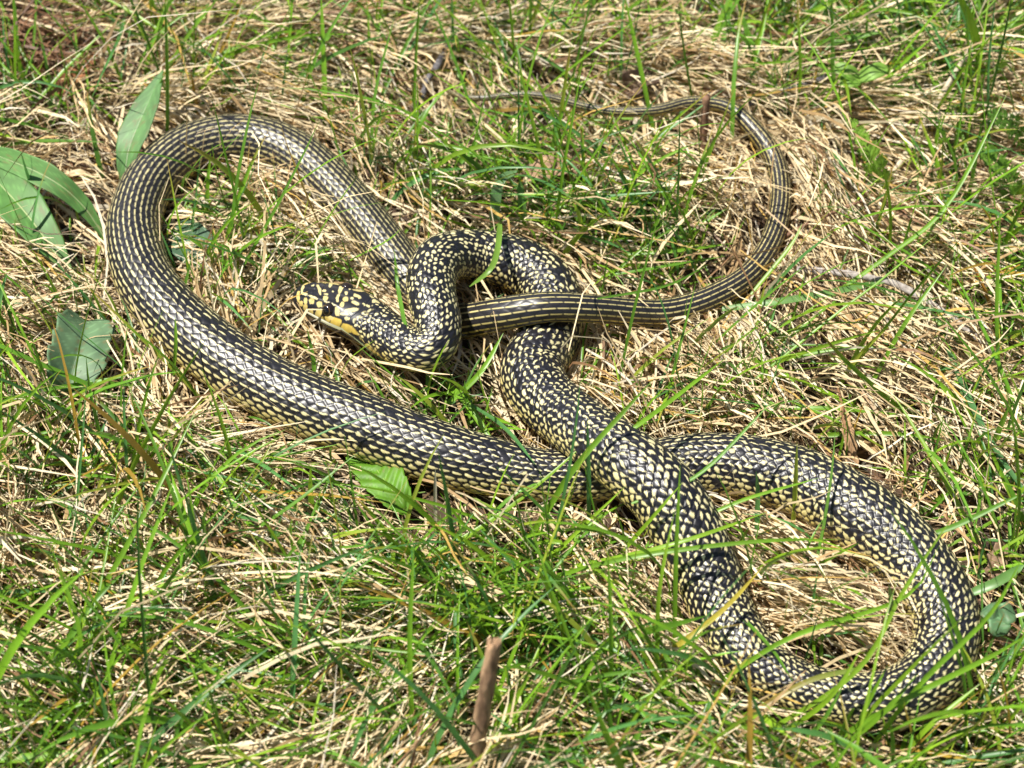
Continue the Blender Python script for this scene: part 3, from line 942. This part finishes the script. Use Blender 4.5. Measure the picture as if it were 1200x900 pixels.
G1, G2, G3, G4 = (.165, .335, .02), (.12, .275, .025), (.22, .385, .022), (.09, .24, .065)
TRACED = [
    ([(381, 168, 2), (380, 90, 28), (376, -10, 62)], 2.6, G1), ([(488, 190, 2), (486, 100, 32), (492, -10, 74)], 1.7, G1),
    ([(436, 215, 2), (438, 120, 32), (462, 20, 66)], 1.7, G2), ([(572, 200, 3), (540, 90, 40), (500, -10, 72)], 1.5, G2),
    ([(770, 175, 3), (757, 110, 28), (732, -5, 64)], 2.6, G1), ([(980, 150, 2), (976, 70, 32), (975, -8, 64)], 2.2, G2),
    ([(1143, 165, 2), (1138, 90, 30), (1130, -8, 64)], 2.0, G1), ([(1160, 190, 2), (1158, 90, 40), (1166, 0, 72)], 1.8, G4),
    ([(196, 200, 2), (196, 90, 40), (193, -10, 72)], 2.2, G1), ([(150, 120, 3), (128, 60, 26), (90, -5, 50)], 2.2, G1),
    ([(198, 75, 16), (225, 35, 32), (258, -5, 48)], 2.2, G1), ([(647, 238, 2), (648, 170, 26), (672, 95, 52)], 2.0, G1),
    ([(820, 60, 20), (840, 110, 6)], 1.4, G2), ([(476, 388, 34), (466, 335, 30), (462, 292, 40)], 2.0, G2),
    ([(410, 305, 30), (452, 283, 40), (470, 268, 46)], 1.4, G1), ([(500, 440, 3), (545, 470, 14), (600, 560, 8)], 3.0, G1),
    ([(505, 490, 4), (560, 440, 20), (590, 390, 28)], 2.6, G1), ([(430, 690, 3), (560, 620, 22), (640, 560, 30), (690, 515, 38)], 2.4, G3),
    ([(600, 660, 2), (640, 600, 26), (680, 540, 46), (765, 445, 70)], 2.6, G1), ([(545, 470, 12), (590, 500, 28), (628, 545, 32)], 2.6, G4),
    ([(690, 640, 3), (690, 560, 34), (688, 490, 60)], 2.0, G4), ([(706, 520, 30), (745, 500, 46), (850, 420, 44)], 2.0, G1),
    ([(740, 590, 38), (820, 555, 46), (905, 470, 60)], 1.6, G2), ([(760, 640, 20), (860, 590, 36), (960, 560, 40)], 1.6, G1),
    ([(700, 680, 4), (770, 600, 44), (800, 565, 56)], 1.7, G3), ([(790, 790, 6), (792, 660, 52), (797, 545, 84)], 1.8, G1),
    ([(886, 640, 3), (888, 580, 26), (886, 552, 40)], 2.2, G4), ([(600, 690, 4), (730, 655, 40), (880, 635, 48), (985, 632, 44)], 2.0, G1),
    ([(640, 670, 4), (780, 640, 42), (900, 600, 44)], 2.0, G3), ([(845, 700, 24), (900, 755, 26), (930, 800, 26)], 2.0, G2),
    ([(800, 830, 3), (920, 750, 30), (1060, 700, 38), (1100, 640, 48)], 2.0, G1), ([(860, 880, 3), (1000, 790, 40), (1060, 690, 60), (1120, 600, 80)], 1.9, G3),
    ([(1010, 890, 3), (1080, 800, 44), (1160, 720, 56), (1200, 650, 60)], 2.2, G1), ([(940, 890, 3), (1060, 820, 40), (1160, 770, 46), (1210, 740, 46)], 2.4, G1),
    ([(955, 660, 2), (952, 720, 3), (955, 780, 26)], 1.6, G1), ([(1115, 420, 3), (1150, 510, 8), (1205, 585, 16)], 3.4, G4),
    ([(935, 445, 3), (990, 470, 14), (1010, 480, 10)], 2.8, G3), ([(860, 480, 4), (960, 478, 16), (1060, 486, 14)], 2.2, G1),
    ([(1040, 640, 14), (1110, 620, 26), (1205, 575, 44)], 2.4, G2), ([(700, 350, 40), (780, 335, 40), (830, 310, 40)], 1.2, G2),
    ([(30, 800, 3), (100, 720, 22), (170, 600, 50), (230, 480, 66)], 2.2, G1), ([(0, 490, 10), (60, 460, 18), (150, 440, 26)], 3.2, G2),
    ([(0, 640, 3), (90, 560, 16), (130, 480, 30)], 2.0, G4), ([(60, 870, 3), (95, 760, 34), (60, 640, 60)], 2.0, G1),
    ([(108, 850, 3), (160, 680, 50), (205, 560, 76)], 2.2, G1), ([(340, 880, 3), (345, 760, 40), (352, 640, 66)], 2.4, G4),
    ([(300, 760, 3), (330, 690, 20), (372, 590, 44)], 2.4, G2), ([(0, 890, 16), (90, 884, 22), (165, 878, 18)], 4.0, G1),
    ([(230, 660, 3), (330, 600, 34), (420, 530, 50)], 1.8, G2), ([(200, 560, 3), (300, 540, 16), (400, 520, 26)], 1.8, G1),
    ([(650, 800, 3), (620, 740, 24), (590, 690, 36), (560, 650, 40)], 2.4, G1), ([(485, 880, 3), (480, 760, 46), (485, 640, 80)], 2.0, G1),
    ([(540, 900, 6), (590, 840, 26), (622, 790, 40)], 2.6, G3), ([(430, 830, 6), (480, 822, 14), (540, 812, 12)], 4.2, (.22, .27, .07)),
    ([(715, 860, 3), (716, 740, 50), (712, 640, 80)], 2.0, G1), ([(770, 820, 3), (772, 700, 50), (790, 600, 76)], 1.7, G3),
    ([(510, 640, 3), (510, 590, 18), (510, 548, 32)], 1.8, (.50, .45, .33)), ([(620, 660, 8), (660, 640, 26), (640, 635, 24), (590, 650, 16)], 2.0, G3),
    ([(203, 440, 26), (206, 400, 40), (205, 370, 46)], 1.6, G1),
    ([(340, 445, 4), (312, 560, 6), (345, 520, 20)], 1.8, G1), ([(900, 870, 3), (970, 820, 36), (1010, 760, 52)], 2.0, G3),
    ([(960, 895, 3), (1030, 840, 34), (1075, 790, 52)], 2.2, G1), ([(910, 895, 3), (960, 850, 30), (990, 800, 44)], 1.9, G2),
    ([(1000, 895, 3), (1010, 840, 30), (1040, 780, 50)], 2.0, G1), ([(1050, 895, 3), (1090, 850, 26), (1150, 800, 36)], 2.0, G3),
    ([(1000, 830, 40), (980, 870, 20), (975, 900, 4)], 1.8, G1), ([(1130, 880, 3), (1130, 800, 36), (1098, 690, 74)], 2.0, G2),
    ([(360, 366, 24), (384, 379, 24), (410, 391, 22), (440, 415, 18), (490, 460, 8)], 1.5, (.46, .42, .26), G4),
    ([(380, 400, 14), (392, 430, 9), (400, 470, 4)], 2.2, G2), ([(365, 470, 3), (368, 430, 14), (360, 385, 28)], 2.0, G2),
    ([(250, 300, 3), (215, 350, 8), (225, 300, 24)], 2.0, G2), ([(300, 330, 3), (350, 300, 20), (400, 290, 30)], 2.0, G1),
    ([(330, 240, 3), (370, 290, 16), (440, 340, 18)], 2.4, G3), ([(690, 300, 8), (780, 295, 18), (860, 285, 16)], 1.8, G1),
    ([(700, 325, 14), (760, 315, 18), (850, 300, 14)], 1.6, G2), ([(740, 330, 4), (765, 270, 22), (800, 200, 40)], 2.0, G1),
    ([(690, 300, 3), (650, 255, 20), (640, 205, 32)], 1.6, G2), ([(880, 345, 16), (925, 290, 30), (940, 262, 36)], 2.2, G3),
    ([(940, 370, 3), (1040, 300, 30), (1110, 240, 50), (1180, 110, 80)], 2.2, G1), ([(1010, 470, 3), (1060, 380, 36), (1110, 310, 54)], 2.0, G1),
    ([(1175, 480, 3), (1168, 380, 40), (1172, 250, 76)], 2.0, G1), ([(1110, 300, 3), (1080, 240, 26), (1075, 200, 36)], 1.6, G2)]
CLEAR = []
for k, it in enumerate(TRACED):
    V_, F_, C_ = ribbon(*it[:3], it[3] if len(it) > 3 else None, roll=float(rng.normal(0, .25)))
    C_ = C_ * (0.85 + .3 * rng.random())
    parts.append((V_, F_, C_))
V, F, Cc = join(parts)
o = mesh_obj('green_grass', V, F, M_GRASS, colors=Cc)
tag(o, 'thin living grass blades growing up through the straw', 'grass', kind='stuff')


# ------------------------------------------------------------------ broad leaves
def leaf_mesh(pts, width, outline, fold=.25, wave=0.0, teeth=0, tooth=0.0, ref=(0, -.35, .9), nu=44, nv=20, ripple=0.0, seed=1):
    """curved leaf surface along a polyline of (px, py, height mm); width in mm; returns grid P[nu+1, nv+1]"""
    P3 = np.array([at(a, b, h / 1000.0) for a, b, h in pts])
    D = catmull(P3, 14)
    sl = np.r_[0, np.cumsum(np.linalg.norm(np.diff(D, axis=0), axis=1))]
    q = np.linspace(0, sl[-1], nu + 1)
    P = np.stack([np.interp(q, sl, D[:, i]) for i in range(3)], -1)
    T = np.gradient(P, axis=0); T /= np.linalg.norm(T, axis=1)[:, None]
    S = np.cross(T, np.array(ref)); S /= np.linalg.norm(S, axis=1)[:, None]
    N = np.cross(S, T)
    t = np.linspace(0, 1, nu + 1)
    ow = np.interp(t, outline[0], outline[1])
    if teeth:
        ow = ow * (1 - tooth * np.mod(t * teeth, 1.0))
    vv = np.linspace(-1, 1, nv + 1)
    hw = (width / 2000.0) * ow
    lat = hw[:, None] * vv[None, :]
    up = fold * np.abs(lat) + wave * hw[:, None] * np.sin(t * 9 + seed)[:, None] * np.abs(vv)[None, :] ** 2
    up = up + ripple * .001 * (np.abs(np.sin(t[:, None] * 26 + np.abs(vv)[None, :] * 4)) - .5) * (1 - .6 * np.abs(vv)[None, :] ** 4)
    return P[:, None, :] + S[:, None, :] * lat[..., None] + N[:, None, :] * up[..., None], P, S, N, hw


def grid_faces(a, b):
    I, J = np.meshgrid(np.arange(a), np.arange(b), indexing='ij')
    k = (I * (b + 1) + J).ravel()
    return np.stack([k, k + 1, k + b + 2, k + b + 1], -1)


def add_leaf(name, parent, pts, width, outline, col, rib_col, fold=.25, mat=None, rib=True, rib_w=.9, **kw):
    G, P, S, N, hw = leaf_mesh(pts, width, outline, fold, **kw)
    a, b = G.shape[0] - 1, G.shape[1] - 1
    t = np.linspace(0, 1, a + 1)[:, None]; v = np.abs(np.linspace(-1, 1, b + 1))[None, :]
    vein = (np.abs(np.mod(t * 9 + v * 1.6, 1.0) - .5) < .07) * 1.0 * (v > .05)
    blotch = vnoise(t * 6 + 3 + 0 * v, v * 3 + 0 * t, int(abs(pts[0][0])) + 3)
    c = np.array(col)[None, None, :] * (1 + .38 * vein + .20 * blotch)[..., None]
    fleck = smooth01(.52, .72, vnoise(t * 31 + 0 * v, (v + 2) * 9 + 0 * t, int(abs(pts[0][1])) + 5)) * .55
    c = c * (1 - fleck[..., None]) + np.array([.20, .15, .06]) * fleck[..., None]
    o = mesh_obj(name, G.reshape(-1, 3), grid_faces(a, b), mat or M_LEAF, parent, colors=c.reshape(-1, 3))
    so = o.modifiers.new('thickness', 'SOLIDIFY'); so.thickness = 0.0003; so.offset = 0
    if rib:
        # raised midrib: a half-round cord along the middle
        k = 7; ang = np.linspace(0, math.pi, k)
        rr = np.interp(np.linspace(0, 1, a + 1), [0, .6, 1], [1, .6, .15]) * rib_w / 2000.0
        V = P[:, None, :] + S[:, None, :] * (rr[:, None] * np.cos(ang))[..., None] + N[:, None, :] * (rr[:, None] * np.sin(ang) * .8 + .00005)[..., None]
        mesh_obj('midrib', V.reshape(-1, 3), grid_faces(a, k - 1), mat or M_LEAF, o, colors=np.tile(np.array(rib_col), (len(V.reshape(-1, 3)), 1)))
    return o


def tube(name, pts, r0, r1, mat, parent=None, sides=10, seg=26, knots=0.0, seed=0, broken=0.0, bend=0.0, raw=False):
    P3 = np.array(pts) if raw else np.array([at(a, b, h / 1000.0) for a, b, h in pts])
    D = catmull(P3, 16) if len(P3) > 2 else P3
    sl = np.r_[0, np.cumsum(np.linalg.norm(np.diff(D, axis=0), axis=1))]
    q = np.linspace(0, sl[-1], seg + 1)
    P = np.stack([np.interp(q, sl, D[:, i]) for i in range(3)], -1)
    T = np.gradient(P, axis=0); T /= np.linalg.norm(T, axis=1)[:, None]
    ref = np.array([.31, .87, .37])
    S = np.cross(T, ref); S /= np.linalg.norm(S, axis=1)[:, None]; N = np.cross(S, T)
    ang = np.linspace(0, 2 * math.pi, sides, endpoint=False)
    t = np.linspace(0, 1, seg + 1)
    rr = (r0 + (r1 - r0) * t)[:, None] * (1 + knots * vnoise(t[:, None] * 14 + seed, np.cos(ang)[None, :] * 1.5 + seed, 5) + knots * .5 * vnoise(t[:, None] * 40, np.sin(ang)[None, :] * 2 + seed, 6))
    P = P + (bend * vnoise(t * 5 + seed, t * 0 + seed, 8))[:, None] * S
    V = P[:, None, :] + S[:, None, :] * (rr * np.cos(ang))[..., None] + N[:, None, :] * (rr * np.sin(ang))[..., None]
    if broken:
        jag = hash01(np.arange(sides), np.arange(sides) * 0 + seed, 9) * broken
        V[-1] += T[-1] * jag[:, None]
        V[-2] += T[-1] * jag[:, None] * .5
    V = V.reshape(-1, 3)
    I, J = np.meshgrid(np.arange(seg), np.arange(sides), indexing='ij')
    J2 = (J + 1) % sides
    F = np.stack([I * sides + J, I * sides + J2, (I + 1) * sides + J2, (I + 1) * sides + J], -1).reshape(-1, 4)
    n0 = len(V)
    inner = P[-1] - T[-1] * (r1 * .9 if broken else 0)
    V = np.vstack([V, P[0], inner])
    faces = F.tolist() + [[(k + 1) % sides, k, n0] for k in range(sides)] + [[seg * sides + k, seg * sides + (k + 1) % sides, n0 + 1] for k in range(sides)]
    return mesh_obj(name, V, faces, mat, parent)


LANCE = ([0, .05, .2, .45, .7, .9, 1], [.10, .16, .55, 1, .82, .32, .03])
OVATE = ([0, .06, .2, .4, .6, .8, .93, 1], [.25, .62, .95, 1, .92, .7, .4, .06])
ROUND = ([0, .06, .2, .45, .7, .88, .97, 1], [.35, .72, .97, 1, .98, .72, .36, .1])
BLUEG = (.105, .225, .115)
RIBC = (.33, .42, .22)

o = add_leaf('lanceolate_leaf', None, [(146, 232, 5), (150, 180, 22), (167, 135, 30), (191, 82, 36)], 17, LANCE, (.115, .25, .075), (.42, .5, .3), fold=.16, rib_w=.7, ref=(-.25, -.3, .9))
tag(o, 'upright lance-shaped green leaf standing behind the upper coil of the snake', 'leaf')

pl = bpy.data.objects.new('broadleaf_plant', None); COL.objects.link(pl); 
pl.location = at(128, 385, 0.0)
tag(pl, 'rosette plant with two long broad leaves beside the snake at the picture edge', 'plant')
bpy.context.view_layer.update()


def adopt(o, parent):
    o.parent = parent
    o.matrix_parent_inverse = parent.matrix_world.inverted()
    return o


adopt(add_leaf('leaf', None, [(126, 284, 5), (96, 240, 20), (50, 205, 30), (-40, 168, 26)], 13, ([0, .05, .2, .45, .7, .9, 1], [.1, .22, .62, 1, .85, .4, .03]), (.11, .25, .06), (.36, .46, .2), fold=.30, ref=(.15, -.5, .85)), pl)
adopt(add_leaf('leaf', None, [(92, 335, 8), (64, 295, 18), (22, 240, 26), (-50, 165, 24)], 22, ([0, .06, .2, .42, .7, .9, 1], [.07, .14, .62, 1, .85, .4, .03]), (.095, .225, .05), (.38, .48, .2), fold=.24, rib_w=1.3, ref=(.35, -.5, .8)), pl)
adopt(tube('leaf_stalk', [(128, 392, 1), (110, 362, 7), (90, 332, 8)], .0012, .0010, M_LEAF, None, sides=8, seg=12), pl)
lk = pl.children[-1].data
ca = lk.color_attributes.new('tint', 'FLOAT_COLOR', 'POINT')
ca.data.foreach_set('color', np.tile(np.array([.16, .28, .08, 1], np.float32), len(lk.vertices)))

o = add_leaf('folded_leaf', None, [(101, 376, 18), (94, 405, 24), (84, 438, 22), (78, 466, 17)], 27, ROUND, (.135, .235, .115), (.27, .37, .23), fold=.42, wave=.16, ref=(.35, -.25, .9), teeth=5, tooth=.12)
tag(o, 'dull blue-green rounded leaf creased in the middle, lying outside the large coil', 'leaf')
o = add_leaf('round_leaf', None, [(203, 268, 4), (222, 284, 9), (252, 312, 6)], 20, ROUND, (.07, .15, .075), (.16, .25, .15), fold=.2, wave=.1, seed=3)
tag(o, 'rounded blue-green leaf in shade inside the upper left coil', 'leaf')
o = add_leaf('wrinkled_leaf', None, [(424, 520, 4), (440, 548, 11), (462, 578, 13), (480, 604, 8)], 21, OVATE, (.115, .265, .018), (.26, .42, .08), fold=.18, ripple=1.5, teeth=11, tooth=.10, wave=.08, ref=(.1, -.4, .9))
tag(o, 'bright green wrinkled leaf with toothed edge poking out below the snake', 'leaf')


def leaflets(name, label, cat, centre, leaves, col, width):
    e = bpy.data.objects.new(name, None); COL.objects.link(e); e.location = at(*centre[:2], 0.0)
    tag(e, label, cat)
    bpy.context.view_layer.update()
    st = tube('stem', [(centre[0] + 2, centre[1] + 14, 0), (centre[0] + 1, centre[1] + 5, centre[2] * .6), centre], .0006, .0005, M_LEAF, None, sides=6, seg=8)
    a = st.data.color_attributes.new('tint', 'FLOAT_COLOR', 'POINT')
    a.data.foreach_set('color', np.tile(np.array([*col, 1], np.float32), len(st.data.vertices)))
    adopt(st, e)
    for k, (x, y, h) in enumerate(leaves):
        mid = ((centre[0] + x) / 2, (centre[1] + y) / 2, (centre[2] + h) / 2 + 2)
        adopt(add_leaf('leaf', None, [centre, mid, (x, y, h)], width, ROUND, np.array(col) * (.9 + .1 * k), np.array(col) * 1.35, fold=.2, rib_w=.4, nu=14, nv=7), e)
    return e


leaflets('clover', 'small three-part blue-green clover leaf at the right beside the lower coil', 'clover', (1170, 722, 22), [(1154, 712, 23), (1188, 716, 24), (1172, 746, 20)], (.115, .225, .10), 8.5)
leaflets('seedling', 'light green three-leaved seedling standing behind the tail near the grey-blue twig', 'seedling', (1006, 92, 26), [(978, 76, 30), (1040, 78, 31), (984, 100, 25)], (.19, .35, .05), 8.5)
leaflets('sprout', 'tiny yellow-green sprout in the straw between the stake and the lower coil', 'seedling', (772, 828, 14), [(758, 822, 16), (786, 818, 16), (778, 846, 12)], (.22, .36, .05), 6)


# ------------------------------------------------------------------ feathery sprigs
def sprig(label, pts, n, reach, col):
    P3 = np.array([at(a, b, h / 1000.0) for a, b, h in pts])
    D = catmull(P3, 20)
    e = bpy.data.objects.new('feathery_sprig', None); COL.objects.link(e); e.location = D[0]
    tag(e, label, 'yarrow leaf')
    bpy.context.view_layer.update()
    st = tube('stem', pts, .0007, .0003, M_LEAF, None, sides=6, seg=14)
    a = st.data.color_attributes.new('tint', 'FLOAT_COLOR', 'POINT')
    a.data.foreach_set('color', np.tile(np.array([*col, 1], np.float32), len(st.data.vertices)))
    adopt(st, e)
    L = len(D)
    roots, azs, a0s, lens = [], [], [], []
    VV, FF, CC = [], [], []
    ofs = 0
    for k in range(n):
        t = .12 + .87 * k / n
        i = min(int(t * (L - 1)), L - 2)
        T = D[i + 1] - D[i]; T /= np.linalg.norm(T)
        S = np.cross(T, np.array([.1, -.5, .85])); S /= np.linalg.norm(S); N = np.cross(S, T)
        ln = reach / 1000.0 * math.sin(math.pi * min(1, .18 + .82 * (1 - t) ** .8 + .05)) * (.8 + .4 * rng.random())
        ln = reach / 1000.0 * (1.0 - .75 * t ** 2) * (.8 + .4 * rng.random())
        for sd in (-1, 1):
            for m_ in range(5):        # each pinna splits into fine teeth
                f = m_ / 4.0
                b0 = D[i] + (S * sd + T * .45) * ln * f * .8
                d = S * sd * (.5 + .5 * f) + T * (.9 - .3 * f) + N * rng.normal(.25, .35)
                for tw in (-1, 1):
                    dd = d + T * .5 * tw * (1 - f); dd = dd / np.linalg.norm(dd)
                    l2 = ln * .42 * (.8 + .5 * rng.random())
                    w_ = np.cross(dd, N); w_ /= np.linalg.norm(w_)
                    q = np.array([b0 - w_ * .00042, b0 + w_ * .00042, b0 + dd * l2 * .6 + w_ * .0005, b0 + dd * l2, b0 + dd * l2 * .6 - w_ * .0005])
                    VV.append(q); FF += [[ofs, ofs + 1, ofs + 2, ofs + 4], [ofs + 4, ofs + 2, ofs + 3]]
                    ofs += 5
                    CC.append(np.tile(np.array(col) * (.75 + .5 * rng.random()), (5, 1)))
    fo = mesh_obj('fronds', np.vstack(VV), FF, M_LEAF, None, colors=np.vstack(CC))
    fo['kind'] = 'stuff'
    adopt(fo, e)
    return e


sprig('bright feathery yarrow leaf standing right of the curve of the tail', [(1036, 232, 4), (1024, 190, 22), (996, 138, 36)], 30, 6.5, (.27, .47, .055))
sprig('feathery green yarrow leaf leaning out of the right edge of the picture', [(1196, 250, 4), (1178, 205, 22), (1146, 168, 34)], 30, 7.5, (.20, .38, .05))
sprig('darker feathery yarrow leaf high up beside the right edge of the picture', [(1215, 180, 6), (1190, 150, 24), (1158, 132, 34)], 26, 7, (.15, .31, .045))

# ------------------------------------------------------------------ sticks
st = tube('stake', [(556, 935, 0), (566, 850, 44), (580, 757, 86)], .0031, .0027, M_STAKE, None, sides=20, seg=46, knots=.16, seed=2, broken=.006, bend=.0012)
tag(st, 'broken brown stem standing upright in the grass at the front', 'stick')
st = tube('stump', [(822, 200, 0), (825, 150, 22), (828, 113, 38)], .0022, .0019, M_BROWN, None, sides=12, seg=20, knots=.14, seed=5, broken=.0015)
tag(st, 'short brown stub of a stem sticking up in front of the tail', 'stick')
st = tube('twig', [(934, 316, 13), (1000, 322, 17), (1060, 338, 15), (1136, 388, 12), (1172, 424, 5)], .0019, .0013, M_GREYTWIG, None, knots=.2, seed=7, bend=.0006)
tag(st, 'pale grey weathered twig lying on the straw right of the tail', 'twig')
st = tube('twig', [(534, 40, 8), (512, 76, 13), (500, 96, 11), (490, 124, 5)], .0020, .0016, M_DARKTWIG, None, knots=.2, seed=9, bend=.0008)
tag(st, 'dark grey twig stuck in the straw behind the tip of the tail', 'twig')
st = tube('twig', [(980, 88, 15), (930, 103, 17), (876, 122, 8)], .0021, .0014, M_DARKTWIG, None, knots=.18, seed=12, bend=.0006)
tag(st, 'bluish grey twig lying behind the bend of the tail', 'twig')
st = tube('twig', [(912, 282, 6), (960, 256, 17), (1014, 234, 26)], .0010, .0007, M_RUSTTWIG, None, knots=.2, seed=14, bend=.0006)
tag(st, 'thin rust-brown twig slanting away from the outer side of the tail', 'twig')
st = tube('dry_stalk', [(1040, 215, 3), (1086, 140, 17), (1142, 48, 32)], .0017, .0012, M_PALESTALK, None, knots=.10, seed=16, bend=.0008)
tag(st, 'pale dry stalk leaning beside the bright feathery leaf', 'stalk')


# ------------------------------------------------------------------ dead leaves
def dead_leaf(label, pts, width, col, seed, fold=.3):
    out = ([0, .1, .2, .32, .42, .55, .65, .78, .9, 1], [.3, .7, .55, 1, .72, .95, .6, .8, .4, .1])
    o = add_leaf('dead_leaf', None, pts, width, out, col, np.array(col) * 1.3, fold=fold, wave=.35, seed=seed, ripple=.5, mat=M_DEADLEAF, rib_w=.7)
    tag(o, label, 'dead leaf')
    return o


dead_leaf('crumpled pinkish-brown dead leaf half buried in straw within the loop of the tail', [(614, 208, 14), (650, 194, 20), (690, 204, 14)], 15, (.34, .215, .135), 2, fold=.3)
dead_leaf('dark brown curled dead leaf just behind the thin tail', [(732, 112, 8), (748, 98, 15), (766, 90, 9)], 15, (.15, .10, .07), 5, fold=.7)
dead_leaf('small brown scrap of dead leaf outside the lower right coil', [(1160, 676, 12), (1170, 655, 17), (1182, 636, 12)], 10, (.27, .175, .11), 8)
dead_leaf('reddish-brown dry leaf in the upper left corner', [(60, 112, 8), (88, 90, 13), (108, 66, 10)], 13, (.30, .13, .06), 11)
dead_leaf('narrow tan dead leaf standing in straw above the lower right coil', [(1002, 548, 3), (994, 510, 14), (986, 474, 18)], 6, (.40, .25, .13), 14, fold=.5)


# ------------------------------------------------------------------ grass blades that stand out one by one
def single(label, pts, width, col, colt=None, fold=.2, seg=26, prof=None, roll=0.0):
    Vv, Ff, Cv = ribbon(pts, width, col, colt, seg=seg, fold=fold, prof=prof, roll=roll)
    o = mesh_obj('grass_blade', Vv, Ff, M_GRASS, colors=Cv)
    tag(o, label, 'grass blade')


FLAT = np.interp(np.linspace(0, 1, 27), [0, .1, .6, .9, 1], [.7, .95, 1, .7, .1])
single('yellow blade of grass slanting across the thick front strand of the snake', [(735, 796, 5), (800, 752, 30), (850, 712, 36), (894, 664, 36)], 2.2, (.42, .36, .04), (.46, .38, .05))
single('blade with a long rusty brown tip lying over the bottom of the coil', [(1010, 783, 34), (950, 797, 33), (890, 830, 26), (826, 872, 10)], 2.2, (.16, .26, .04), (.40, .17, .05))
single('orange withered blade standing among green grass at the right edge', [(1168, 392, 3), (1158, 350, 18), (1136, 302, 34)], 2.0, (.40, .20, .03), (.48, .22, .04))
single('wide pale green blade lying right of the tail above the grey twig', [(846, 362, 10), (900, 355, 18), (960, 345, 20), (1048, 327, 16)], 3.6, (.16, .31, .085), prof=FLAT)
single('wide grey-green blade bent over at its top, behind the neck loop', [(581, 282, 3), (580, 246, 18), (586, 212, 30), (606, 200, 27)], 5.2, (.16, .29, .12), prof=FLAT, fold=.12)
single('bright green blade curving over the top of the neck loop', [(586, 262, 32), (583, 292, 36), (574, 316, 38), (550, 336, 30)], 2.8, (.17, .31, .04), prof=FLAT)
single('broad upright blade beside the bent grey-green one, behind the neck loop', [(612, 276, 2), (612, 245, 16), (609, 212, 28)], 4.2, (.14, .28, .07), prof=FLAT)
single('long bluish blade crossing the straw down to the right edge', [(1085, 330, 3), (1120, 430, 14), (1160, 515, 18), (1212, 592, 20)], 3.2, (.09, .22, .07), prof=FLAT)
single('short wide green blade jutting out right of the lower coil', [(1140, 694, 22), (1168, 682, 26), (1200, 662, 28)], 4.0, (.14, .29, .07), prof=FLAT)
